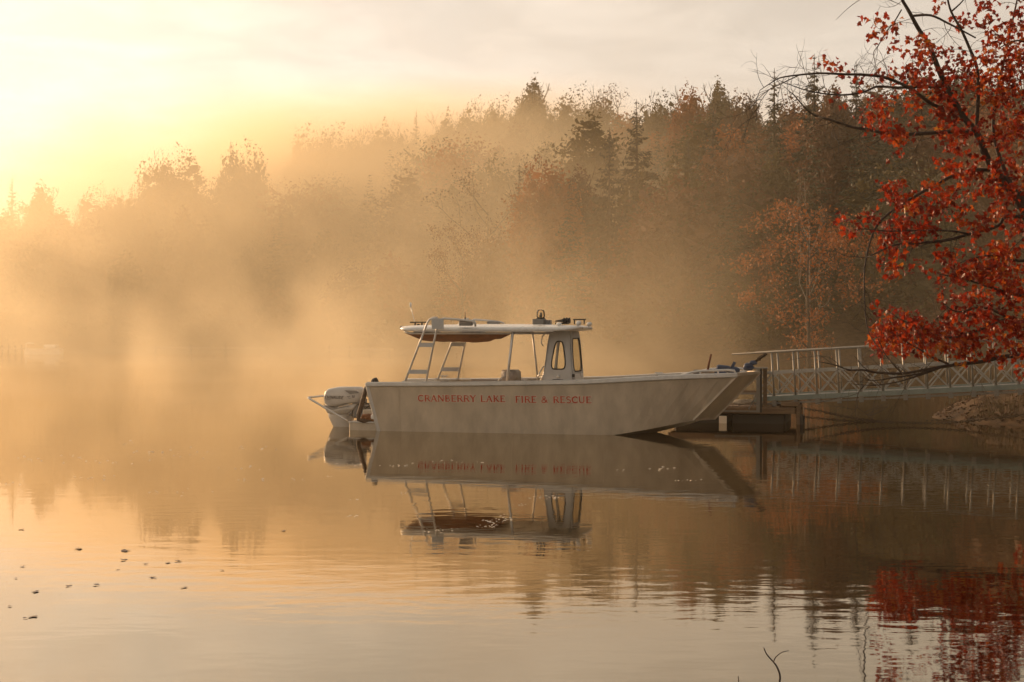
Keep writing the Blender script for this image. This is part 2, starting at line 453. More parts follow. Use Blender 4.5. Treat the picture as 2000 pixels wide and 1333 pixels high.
def broadleaf_mesh(seed, h, wid, n_leaf=3000, leaf=0.34, base=0.22, openness=0.0, narrow=0.0):
    rng = np.random.default_rng(seed)
    tb = MB(); tips = []
    def limb(p, d, L, r, lvl):
        q = p + d * L * 0.5 + rng.normal(size=3) * L * 0.05; e = q + (d + np.array([0, 0, 0.12])) * L * 0.5
        tb.tube([tuple(p), tuple(q), tuple(e)], [r, r * .8, r * .55], n=5 if lvl < 2 else 3, cap=False)
        if lvl >= 3 or L < 0.7: tips.append(e); return
        if lvl >= 1: tips.append(q)
        for _ in range(rng.integers(2, 4)):
            dd = d + rng.normal(size=3) * 0.55 + np.array([0, 0, 0.15]); dd /= np.linalg.norm(dd)
            limb(e, dd, L * rng.uniform(0.55, 0.8), r * 0.55, lvl + 1)
    top = np.array([0.15, 0.1, h * 0.62])
    tb.tube([(0, 0, -0.6), (0.05, 0, h * 0.25), tuple(top), (0.1, 0.0, h * 0.84)], [h * .016, h * .012, h * .008, 0.02], n=6)
    nl = 9
    for i in range(nl):
        z = h * (base + (0.82 - base) * i / (nl - 1)); az = i * 2.4 + rng.normal() * .3
        d = np.array([math.cos(az), math.sin(az), 0.55 + 0.6 * i / nl]); d /= np.linalg.norm(d)
        f = (z / h - base) / (1 - base)
        limb(np.array([0.1 * f, 0, z]), d, wid * (0.42 + 0.30 * math.sin(math.pi * min(1, f + .15))) * rng.uniform(.8, 1.15), h * .006, 1)
    T = np.array(tips)
    # the crown: an uneven shell of foliage, clumps on the limbs, and big inner sprays that close it
    cz = h * (base + 1) / 2; ez = h * (1 - base) / 2
    ph = rng.uniform(0, 6.28, 12)
    def shell(m, r0, r1):
        u = rng.normal(size=(m, 3)); u /= np.linalg.norm(u, axis=1)[:, None]
        az, el = np.arctan2(u[:, 1], u[:, 0]), u[:, 2]
        lump = 1 + .13 * np.sin(2 * az + ph[0] + 2 * el) + .11 * np.sin(3 * az + ph[1] - 4 * el) + .09 * np.sin(5 * az + ph[2] + 6 * el + ph[3]) + .07 * np.sin(9 * az + 11 * el + ph[4]) + .05 * np.sin(13 * el - 7 * az + ph[5])
        r = rng.uniform(r0, r1, m) * lump
        q = u * r[:, None] * np.array([wid, wid, ez]) + np.array([0, 0, cz])
        q[:, :2] *= (1 - narrow * np.clip((q[:, 2] - h * base) / (h * (1 - base)), 0, 1))[:, None]
        return q
    q_ = (T - np.array([0, 0, cz])) / np.array([wid, wid, ez]); T = T[(q_ ** 2).sum(1) < .80] if openness < .5 else T
    if openness > 0.5:
        idx = rng.choice(len(T), n_leaf); P = T[idx] + rng.normal(size=(n_leaf, 3)) * np.array([.5, .5, .4]) * wid / 4.2
        V, Fc = cards(rng, P, leaf); return tb, V, Fc
    n1, n2 = int(n_leaf * .6), int(n_leaf * .25)
    idx = rng.choice(len(T), n2)
    P = np.concatenate([shell(n1, .80, 1.0), T[idx] + rng.normal(size=(n2, 3)) * np.array([.6, .6, .45]) * wid / 4.2, shell(n_leaf - n1 - n2, .4, .85)])
    P += rng.normal(size=P.shape) * .10
    P[:, 2] = np.clip(P[:, 2], h * base * 0.7, None)
    V1, F1 = cards(rng, P, leaf)
    V2, F2 = cards(rng, shell(max(60, n_leaf // (13 if n_leaf > 5000 else 10)), .25, .90), leaf * 3.6, aspect=.8)
    return tb, np.concatenate([V1, V2]), np.concatenate([F1, F2 + len(V1)])

PROTO = {}
def proto(kind, tb, V, Fc, leaf_mat, bark=M_BARK):
    t = tb.mesh('trunk', bark)
    me = bpy.data.meshes.new('crown'); k = Fc.shape[1]
    me.vertices.add(len(V)); me.vertices.foreach_set('co', V.astype(np.float32).ravel())
    me.loops.add(Fc.size); me.loops.foreach_set('vertex_index', Fc.astype(np.int32).ravel())
    me.polygons.add(len(Fc)); me.polygons.foreach_set('loop_start', np.arange(0, Fc.size, k, dtype=np.int32))
    me.materials.append(leaf_mat); me.update(calc_edges=True)
    h = max(max(v[2] for v in tb.v), float(np.sort(V[:, 2])[-30]))
    PROTO[kind] = (t, me, h, V, Fc, tb)

def make_protos():
    proto('spruce', *conifer_mesh(3, 16, 3.3, 1.9, 0.34, 0.04), M_NEEDLE)
    proto('spire', *conifer_mesh(8, 16, 2.3, 1.9, 0.32, 0.04), M_NEEDLE)
    proto('hemlock', *conifer_mesh(21, 16, 3.7, 1.8, 0.62, 0.06), M_NEEDLE)
    proto('round', *broadleaf_mesh(5, 14, 4.6, 17000, 0.32, 0.08), M_OLIVE)
    proto('oval', *broadleaf_mesh(11, 14, 3.5, 13000, 0.30, 0.06, narrow=0.62), M_OLIVE)
    proto('orange', *broadleaf_mesh(17, 12, 3.7, 12000, 0.28, 0.04, narrow=0.25), M_ORANGE)
    proto('rust', *broadleaf_mesh(29, 13, 3.7, 11000, 0.30, 0.08, narrow=0.35), M_RUST)
    proto('sparse', *broadleaf_mesh(33, 13, 3.6, 1500, 0.22, 0.2, openness=1.0), M_RUST)
    proto('thin_orange', *broadleaf_mesh(52, 12, 4.3, 4200, 0.26, 0.10, openness=1.0), M_ORANGE)
    # plainer crowns for the mass of the wood
    proto('wood_round', *broadleaf_mesh(41, 14, 4.4, 3900, 0.42, 0.08), M_OLIVE)
    proto('wood_oval', *broadleaf_mesh(43, 14, 3.6, 3600, 0.40, 0.06, narrow=0.5), M_OLIVE)
    proto('wood_spruce', *conifer_mesh(45, 16, 3.2, 0.8, 0.35, 0.03), M_NEEDLE)
make_protos()

def tree(name, kind, px, ytop, Y, wf, label, cat='tree', group='trees on the far shore'):
    p = at(px, ytop, Y); g = gz(p.x, p.y)
    t, c, h0 = PROTO[kind][:3]
    s = (p.z - g) / h0
    root = thing(name, label, cat, (p.x, p.y, g), (px * 7.13 + Y) % 6.28, group)
    root.scale = (s * wf, s * wf, s)
    link('trunk', t, root); link('crown', c, root)
    return root, s * h0

HERO = [
 # name, kind, px, ytop, depth, width, label
 ('broadleaf_tree', 'round', 338, 288, 168, 0.82, 'big round golden tree standing above the low misty left shore'),
 ('broadleaf_tree', 'round', 472, 274, 168, 0.66, 'tall narrow golden tree right of the big round tree in the mist'),
 ('spruce_tree', 'spire', 24, 345, 172, 0.9, 'small thin spire poking above the trees at the far left edge'),
 ('broadleaf_tree', 'oval', 80, 360, 170, 1.2, 'low bushy hazy tree just right of the leftmost thin spire'),
 ('broadleaf_tree', 'sparse', 140, 388, 171, 1.0, 'thin twiggy hazy tree in the low dip of the left treeline'),
 ('broadleaf_tree', 'round', 208, 362, 169, 0.9, 'flat topped hazy tree left of the big round golden tree'),
 ('broadleaf_tree', 'round', 262, 372, 166, 0.8, 'low shoulder tree touching the left flank of the big round tree'),
 ('broadleaf_tree', 'rust', 395, 380, 165, 1.0, 'low hazy tree in the gap between the two big golden trees'),
 ('broadleaf_tree', 'round', 610, 246, 205, 0.75, 'pale rounded tree at the left end of the hill ridge'),
 ('broadleaf_tree', 'round', 680, 244, 208, 1.0, 'broad pale dome tree second from the left end of the ridge'),
 ('broadleaf_tree', 'round', 757, 236, 210, 0.9, 'pale dome tree left of the tiny spire on the ridge'),
 ('spruce_tree', 'spire', 813, 216, 212, 0.8, 'tiny pale spire tree alone above the left ridge'),
 ('broadleaf_tree', 'round', 880, 216, 212, 0.9, 'pale low tree right of the tiny ridge spire'),
 ('broadleaf_tree', 'round', 945, 194, 214, 0.85, 'pale rounded tree left of the tall pale ridge tree'),
 ('broadleaf_tree', 'oval', 1040, 154, 215, 1.0, 'tall pale pointed tree rising highest on the middle of the ridge'),
 ('broadleaf_tree', 'round', 1000, 190, 212, 0.8, 'pale shoulder tree hugging the tall pale ridge tree'),
 ('broadleaf_tree', 'round', 1152, 168, 208, 0.95, 'rounded pale tree behind the dark conifer on the ridge'),
 ('broadleaf_tree', 'sparse', 1205, 172, 205, 0.9, 'nearly bare pale tree on the ridge behind the dark conifer tip'),
 ('broadleaf_tree', 'round', 1100, 196, 209, 0.7, 'low pale tree right of the tall pale ridge tree'),
 ('broadleaf_tree', 'round', 1290, 178, 195, 0.8, 'hazy round tree on the ridge right of the dark conifer'),
 ('broadleaf_tree', 'orange', 1352, 162, 172, 0.75, 'narrow peach orange tree pointing above the ridge'),
 ('broadleaf_tree', 'oval', 1405, 158, 184, 0.95, 'hazy blunt tree between the peach tree and the right hand spires'),
 ('broadleaf_tree', 'rust', 1455, 178, 165, 0.9, 'hazy pinkish tree left of the right hand spires'),
 ('spruce_tree', 'spruce', 1243, 194, 128, 0.92, 'dark broad conifer with a sharp tip in the middle of the hillside'),
 ('hemlock_tree', 'hemlock', 1190, 250, 121, 0.75, 'ragged drooping conifer left of the dark broad conifer'),
 ('hemlock_tree', 'hemlock', 1392, 208, 119, 0.8, 'dark ragged conifer below the peach orange tree'),
 ('spruce_tree', 'spruce', 1345, 272, 116, 0.8, 'low dark conifer left of the dark ragged conifer'),
 ('broadleaf_tree', 'orange', 1072, 306, 121, 0.95, 'orange autumn tree glowing through mist in mid hillside'),
 ('broadleaf_tree', 'sparse', 1085, 300, 123, 0.9, 'thin twiggy crown rising just behind the orange autumn tree'),
 ('broadleaf_tree', 'rust', 1130, 322, 125, 0.9, 'dull rust tree between the orange tree and ragged conifer'),
 ('spruce_tree', 'spire', 1014, 318, 131, 0.9, 'faint dark spire left of the orange autumn tree'),
 ('broadleaf_tree', 'sparse', 955, 335, 134, 1.2, 'faint twiggy brown tree left of the faint dark spire'),
 ('broadleaf_tree', 'thin_orange', 905, 440, 126, 0.8, 'low faint orange shrub tree in the mist above the boat ladders'),
 ('spruce_tree', 'spire', 1512, 134, 127, 1.0, 'leftmost tall spire of the dark right hand trees'),
 ('spruce_tree', 'spruce', 1590, 106, 126, 0.85, 'tallest sharp spire of the dark right hand trees'),
 ('spruce_tree', 'spruce', 1672, 122, 124, 0.8, 'dark spire under the reaching maple branch'),
 ('broadleaf_tree', 'rust', 1632, 160, 122, 0.8, 'brown tree filling between the two dark spires'),
 ('spruce_tree', 'spruce', 1782, 104, 128, 1.0, 'dark spire half hidden by thin maple twigs at right'),
 ('spruce_tree', 'spire', 1455, 232, 117, 1.0, 'dark low spire left of the right hand spires'),
 ('broadleaf_tree', 'oval', 1880, 130, 130, 1.2, 'olive tree hidden behind the red maple top'),
 ('broadleaf_tree', 'round', 1965, 130, 132, 1.0, 'olive tree at the right edge behind the red maple'),
 ('hemlock_tree', 'hemlock', 1730, 190, 115, 1.0, 'dark conifer behind the drooping maple twigs'),
 ('broadleaf_tree', 'thin_orange', 1580, 388, 84, 1.0, 'low orange brown tree on the near bank above the gangway'),
 ('birch_tree', 'sparse', 1581, 335, 92, 0.45, 'thin pale birch standing above the low orange brown tree'),
]
for (nm, kd, px, yt, Y, wf, lb) in HERO:
    r_, hh = tree(nm, kd, px, yt, Y, wf, lb)
    if nm == 'birch_tree':
        for c_ in r_.children:
            if c_.name.startswith('trunk'):
                c_.data = c_.data.copy(); c_.data.materials[0] = M_PALEBARK

def build_forest():
    """The wood between and behind the trees one can tell apart: it reads as one mass in the mist."""
    rng = np.random.default_rng(77)
    Vs, Fs, off = {}, {}, {}
    def put(kind, mat, x, y, h, wf, near=False):
        V, Fc = PROTO[kind][3], PROTO[kind][4]
        tb = PROTO[kind][5]
        s = h / PROTO[kind][2]; a = rng.uniform(0, 6.28); c, sn = math.cos(a), math.sin(a)
        keep = rng.random(len(Fc)) < min(1.0, 4200 / len(Fc))
        if near: keep = (rng.random(len(Fc)) < .45) & (np.arange(len(Fc)) < len(Fc) * .94)
        W = V.reshape(-1, 4, 3)[keep].reshape(-1, 3)
        Q = np.stack([(W[:, 0] * c - W[:, 1] * sn) * s * wf, (W[:, 0] * sn + W[:, 1] * c) * s * wf, W[:, 2] * s], 1) + np.array([x, y, gz(x, y)])
        Vs.setdefault(mat, []).append(Q)
    # skyline height (metres) allowed at this place, so the wood stays under the trees told apart
    sx = np.array([-100, 0, 100, 200, 300, 400, 500, 560, 600, 700, 800, 900, 1000, 1100, 1200, 1300, 1400, 1500, 1600, 1700, 1800, 2000, 2300])
    sy = np.array([395, 395, 395, 392, 390, 395, 360, 330, 275, 268, 258, 240, 212, 208, 205, 200, 190, 178, 165, 155, 145, 140, 140])
    sx2 = np.array([-100, 560, 800, 960, 1060, 1150, 1260, 1400, 1500, 1600, 1750, 2300])
    sy2 = np.array([440, 470, 480, 440, 400, 350, 315, 268, 215, 185, 165, 150])
    n = 0
    for y in np.arange(96, 235, 6.6):
        for x in np.arange(-75, 95, 5.8):
            xx, yy = x + rng.normal() * 1.6, y + rng.normal() * 1.6
            d = float(shore_dist(np.array([xx]), np.array([yy]))[0])
            if d < 1.0 or (xx < -18 and d > 34): continue
            px = 1000 + xx / yy * F
            if px < -160 or px > 2250: continue
            cap = H + (YH - (np.interp(px, sx, sy) if yy > 146 else np.interp(px, sx2, sy2))) / F * yy
            g = gz(xx, yy)
            h = min(rng.uniform(9, 17), cap - g - rng.uniform(0, 2.0))
            if h < 4: continue
            right = np.clip((px - 1050) / 500, 0, 1)
            kd = 'conifer' if rng.random() < 0.22 + 0.45 * right else 'leaf'
            if kd == 'conifer': put('wood_spruce', M_NEEDLE, xx, yy, h, rng.uniform(0.9, 1.3))
            else:
                mt = [M_OLIVE, M_RUST, M_ORANGE][rng.choice(3, p=[0.55, 0.33, 0.12])]
                put(rng.choice(['wood_round', 'wood_oval']), mt, xx, yy, h, rng.uniform(0.95, 1.3))
            n += 1
    for y in np.arange(-10, 60, 5.5):                                      # the wood goes on along the near bank, added right of view for shade
        for x in np.arange(8, 48, 5.5):
            xx, yy = x + rng.normal() * 1.2, y + rng.normal() * 1.2
            if float(shore_dist(np.array([xx]), np.array([yy]))[0]) < 1.2 or (yy > 0 and xx < 0.36 * yy + (6.0 if yy < 29 else 2.2)): continue
            if yy < 6 and xx < 11: continue
            put(rng.choice(['round', 'oval', 'rust']), [M_OLIVE, M_RUST, M_NEEDLE][rng.choice(3, p=[.4, .2, .4])], xx, yy, rng.uniform(11, 16) if yy < 28 else rng.uniform(7, 11), rng.uniform(0.8, 1.0), True)
    for i in range(260):                                                   # bushes and young trees along the shore
        t = rng.uniform(0, 1); xx = -72 + 120 * t
        y0 = np.arange(60, 175, 1.0); dd = shore_dist(np.full(len(y0), xx), y0)
        y0 = y0[(dd > 0.6) & (dd < 16)]
        if not len(y0): continue
        yy = float(rng.choice(y0)); px = 1000 + xx / yy * F
        if px < -200 or px > 2250: continue
        put(rng.choice(['wood_round', 'wood_oval']), [M_OLIVE, M_RUST, M_ORANGE][rng.choice(3, p=[.6, .3, .1])], xx, yy, rng.uniform(3.0, 6.5), rng.uniform(1.2, 1.7))
    V = np.concatenate([q for m in Vs for q in Vs[m]])
    me_idx = np.concatenate([np.full(sum(len(q) for q in Vs[m]) // 4, i, dtype=np.int32) for i, m in enumerate(Vs)])
    o = np_object('forest', V, np.arange(len(V)).reshape(-1, 4), M_OLIVE)
    o.data.materials.clear()
    for m in Vs: o.data.materials.append(m)
    o.data.polygons.foreach_set('material_index', me_idx)
    tag(o, 'misty mixed autumn wood covering the hillside across the lake', None, None, 'stuff')
    print('forest trees', n, 'quads', len(V) // 4)
build_forest()
# ------------------------------------------------------------------ the boat
YAW = R(-15)
AX = Vector((math.cos(YAW), math.sin(YAW), 0)); BX = Vector((-math.sin(YAW), math.cos(YAW), 0))
BOAT_AT = Vector((-2.262, 28.152, 0))

def inb(px, py, yl):
    """Boat-frame (x, z) of the point seen at (px, py) on the upright plane y = yl of the boat."""
    k = (px - 1000) / F
    x = (k * (BOAT_AT.y + yl * BX.y) - (BOAT_AT.x + yl * BX.x)) / (AX.x - k * AX.y)
    Y = BOAT_AT.y + x * AX.y + yl * BX.y
    return x, H - (py - YH) / F * Y
def bp(px, py, yl):
    x, z = inb(px, py, yl); return Vector((x, yl, z))

M_ALU = material('brushed_aluminium', (0.55, 0.465, 0.36), rough=0.5, metal=0.3, noise=0.24, nscale=1.9, bump=0.15, bscale=9, stretch=(1.3, 1, 0.6))
M_TUBE = material('aluminium_tube', (0.60, 0.58, 0.55), rough=0.38, metal=0.5, noise=0.15, nscale=6)
M_WHITE = material('white_gelcoat', (0.74, 0.73, 0.70), rough=0.32, noise=0.08, nscale=3)
M_MOTOR = material('off_white_paint', (0.56, 0.53, 0.49), rough=0.35, noise=0.14, nscale=4)  # duller all over than the roof's white
M_CONSOLE = material('grey_paint', (0.46, 0.47, 0.47), rough=0.45, noise=0.12, nscale=3)
M_DARK = material('black_rubber', (0.03, 0.028, 0.026), rough=0.7, noise=0.3, nscale=8)
M_GREY = material('mid_grey_plastic', (0.20, 0.19, 0.18), rough=0.55, noise=0.15, nscale=6)
M_HOSE = material('brown_rubber_hose', (0.085, 0.052, 0.035), rough=0.75, noise=0.3, nscale=9)
M_VINYL = material('grey_vinyl', (0.30, 0.27, 0.25), rough=0.5, noise=0.15, nscale=7, bump=0.2, bscale=40)
M_RED = material('red_decal', (0.48, 0.060, 0.022), rough=0.45, noise=0.12, nscale=12)
M_CREAM = material('pale_decal_edge', (0.78, 0.70, 0.58), rough=0.5)
M_INK = material('dark_decal', (0.075, 0.06, 0.055), rough=0.5)
M_NET = material('orange_net', (0.22, 0.085, 0.03), rough=0.85, noise=0.4, nscale=6, bump=0.8, bscale=35)
M_BLUE = material('blue_tarpaulin', (0.045, 0.065, 0.12), rough=0.6, noise=0.3, nscale=9, bump=0.5, bscale=16)
M_WOOD = material('weathered_wood', (0.16, 0.105, 0.062), rough=0.85, noise=0.45, nscale=3, bump=0.6, bscale=18, stretch=(0.35, 3, 3))
M_DECK = material('painted_deck', (0.16, 0.165, 0.16), rough=0.7, noise=0.3, nscale=5)
M_ROPE = material('rope', (0.33, 0.27, 0.20), rough=0.9, noise=0.35, nscale=20, bump=0.8, bscale=60)
M_CHAIN = material('rusty_chain', (0.075, 0.05, 0.032), rough=0.75, metal=0.3, noise=0.4, nscale=9)
M_GALV = material('galvanised_steel', (0.21, 0.20, 0.18), rough=0.5, metal=0.5, noise=0.2, nscale=7)
M_TRUSS = material('dull_aluminium', (0.34, 0.335, 0.31), rough=0.5, metal=0.3, noise=0.2, nscale=7)
M_TEAL = material('pale_green_plate', (0.20, 0.25, 0.23), rough=0.6, noise=0.2, nscale=4)
M_STAIN = material('waterline_stain', (0.11, 0.085, 0.055), rough=0.7, noise=0.4, nscale=4)

def glass(name, tint, refl=0.12):
    m = bpy.data.materials.new(name); m.use_nodes = True
    n, l = m.node_tree.nodes, m.node_tree.links; n.clear()
    out = n.new('ShaderNodeOutputMaterial'); t = n.new('ShaderNodeBsdfTransparent'); t.inputs[0].default_value = (*tint, 1)
    g = n.new('ShaderNodeBsdfGlossy'); g.inputs['Roughness'].default_value = 0.02
    mx = n.new('ShaderNodeMixShader'); f = n.new('ShaderNodeFresnel'); f.inputs['IOR'].default_value = 1.45
    l.new(f.outputs[0], mx.inputs[0]); l.new(t.outputs[0], mx.inputs[1]); l.new(g.outputs[0], mx.inputs[2]); l.new(mx.outputs[0], out.inputs['Surface'])
    return m
M_GLASS = glass('window_glass', (0.92, 0.90, 0.82))
M_LENS = glass('clear_lens', (0.96, 0.92, 0.84))

# --- lettering drawn from strokes: thick stems, thin bars, small serifs
def arc(cx, cy, rx, ry, a0, a1, n=9):
    return [(cx + rx * math.cos(R(a0 + (a1 - a0) * i / n)), cy + ry * math.sin(R(a0 + (a1 - a0) * i / n))) for i in range(n + 1)]
TK, TN = 0.20, 0.13
GLYPH = {
 'C': (0.82, [(arc(.45, .5, .36, .44, 48, 312, 14), TK), ([(.72, .62), (.72, .92)], .07), ([(.72, .08), (.72, .36)], .07)], []),
 'R': (0.84, [([(.18, 0), (.18, 1)], TK), ([(.18, .93), (.42, .93)] + arc(.42, .72, .24, .21, 90, -90, 8) + [(.18, .51)], TN), ([(.44, .5), (.76, .03)], TK)], [(.18, 0), (.76, .03)]),
 'A': (0.88, [([(.10, 0), (.42, .98)], TN), ([(.42, .98), (.76, 0)], TK), ([(.24, .34), (.62, .34)], .10)], [(.10, 0), (.76, 0)]),
 'N': (0.92, [([(.15, 0), (.15, 1)], TN), ([(.15, .97), (.76, .03)], TK), ([(.76, 0), (.76, 1)], TN)], [(.15, 0), (.15, 1), (.76, 1)]),
 'B': (0.80, [([(.18, 0), (.18, 1)], TK), ([(.18, .94), (.40, .94)] + arc(.40, .74, .21, .20, 90, -90, 8) + [(.18, .54)], TN), ([(.24, .52), (.42, .52)] + arc(.42, .29, .25, .23, 90, -90, 8) + [(.18, .06)], TN)], [(.18, 0)]),
 'E': (0.74, [([(.18, 0), (.18, 1)], TK), ([(.26, .94), (.66, .94)], TN), ([(.26, .52), (.56, .52)], .11), ([(.26, .06), (.68, .06)], TN), ([(.66, .80), (.66, .97)], .06), ([(.68, .03), (.68, .22)], .06)], [(.18, 0), (.18, 1)]),
 'Y': (0.82, [([(.08, 1), (.40, .48)], TK), ([(.72, 1), (.40, .48)], TN), ([(.40, 0), (.40, .5)], TK)], [(.40, 0), (.08, 1), (.72, 1)]),
 'L': (0.72, [([(.18, 0), (.18, 1)], TK), ([(.26, .06), (.64, .06)], TN), ([(.64, .03), (.64, .24)], .06)], [(.18, 0), (.18, 1)]),
 'K': (0.86, [([(.18, 0), (.18, 1)], TK), ([(.70, 1), (.28, .46)], TN), ([(.36, .58), (.76, .02)], TK)], [(.18, 0), (.18, 1), (.76, .02)]),
 'F': (0.70, [([(.18, 0), (.18, 1)], TK), ([(.26, .94), (.64, .94)], TN), ([(.26, .52), (.54, .52)], .11), ([(.64, .78), (.64, .97)], .06)], [(.18, 0), (.18, 1)]),
 'I': (0.42, [([(.20, 0), (.20, 1)], TK)], [(.20, 0), (.20, 1)]),
 'S': (0.72, [(arc(.36, .73, .22, .22, 30, 270, 10) + arc(.36, .27, .24, .24, 90, -150, 10), .16), ([(.58, .72), (.58, .95)], .06)], []),
 'U': (0.88, [([(.17, 1), (.17, .34)] + arc(.43, .32, .26, .27, 180, 360, 10) + [(.69, 1)], .16)], [(.17, 1), (.69, 1)]),
 '&': (0.98, [([(.84, .03), (.28, .66)] + arc(.40, .76, .16, .18, 200, -40, 10) + [(.18, .40)] + arc(.36, .25, .24, .22, 140, 330, 10) + [(.80, .52)], .14)], []),
 'V': (0.84, [([(.08, 1), (.40, 0)], TK), ([(.40, 0), (.72, 1)], TN)], []),
 'D': (0.84, [([(.18, 0), (.18, 1)], TK), ([(.18, .92), (.36, .92)] + arc(.36, .5, .32, .42, 90, -90, 10) + [(.18, .08)], TN)], []),
 '1': (0.50, [([(.30, 0), (.30, 1)], TK), ([(.30, .95), (.10, .76)], TN)], []),
 '0': (0.72, [(arc(.36, .5, .24, .42, 0, 360, 16), .16)], []),
}
def write_letters(text, place, height, grow=0.0, depth=0.0, serif=True, slant=0.0, xs=1.0, heavy=1.0, track=0.02):
    """place(u, v, d) maps metres along and up the line to a 3-D point lifted by d; returns an MB."""
    mb = MB(); u, k = 0.0, 0
    for ch in text:
        if ch == ' ': u += 0.50 * height * xs; continue
        w, strokes, serifs = GLYPH[ch]
        items = list(strokes)
        if serif:
            for (sx, sy) in serifs: items.append(([(sx - .16, sy + (.025 if sy < .5 else -.025)), (sx + .16, sy + (.025 if sy < .5 else -.025))], .07))
        for pts, wd in items:
            wd = wd * heavy + 2 * grow; k += 1
            L, Rr = [], []
            n = len(pts); P = [Vector((p[0], p[1])) for p in pts]
            for i in range(n):
                d = P[min(i + 1, n - 1)] - P[max(i - 1, 0)]; d.normalize(); nn = Vector((-d.y, d.x))
                e = Vector((0, 0))
                if i == 0: e = -d * grow
                if i == n - 1: e = d * grow
                L.append(P[i] + nn * wd / 2 + e); Rr.append(P[i] - nn * wd / 2 + e)
            q = [place((u + (p.x + slant * p.y) * height * xs), p.y * height, depth + 0.00025 * (k % 7)) for pair in zip(L, Rr) for p in pair]
            mb.add(q, [(2 * i, 2 * i + 2, 2 * i + 3, 2 * i + 1) for i in range(n - 1)])
        u += (w + track) * height * xs
    return mb, u

# --- hull
def zg_(x): return float(np.interp(x, [-0.3, 1.66, 4.0, 5.5, 6.8], [0.885, 0.91, 0.965, 1.055, 1.105]))
def hull_sec(u):
    xg = -0.21 + 6.97 * u; xc = 0.0 + 5.95 * u
    t = max(0.0, (xg - 4.0) / 2.76); bg = 1.15 - 0.36 * t ** 1.6
    tc_ = max(0.0, (xc - 3.9) / 2.05); bc = 1.03 - 0.33 * tc_ ** 1.6
    zc = -0.07 + 0.35 * tc_ ** 1.35; zk = -0.24 + 0.46 * tc_ ** 1.35
    return Vector((xg, bg, zg_(xg))), Vector((xc, bc, zc)), Vector((xc, 0, zk))
US = [i / 26 for i in range(27)]

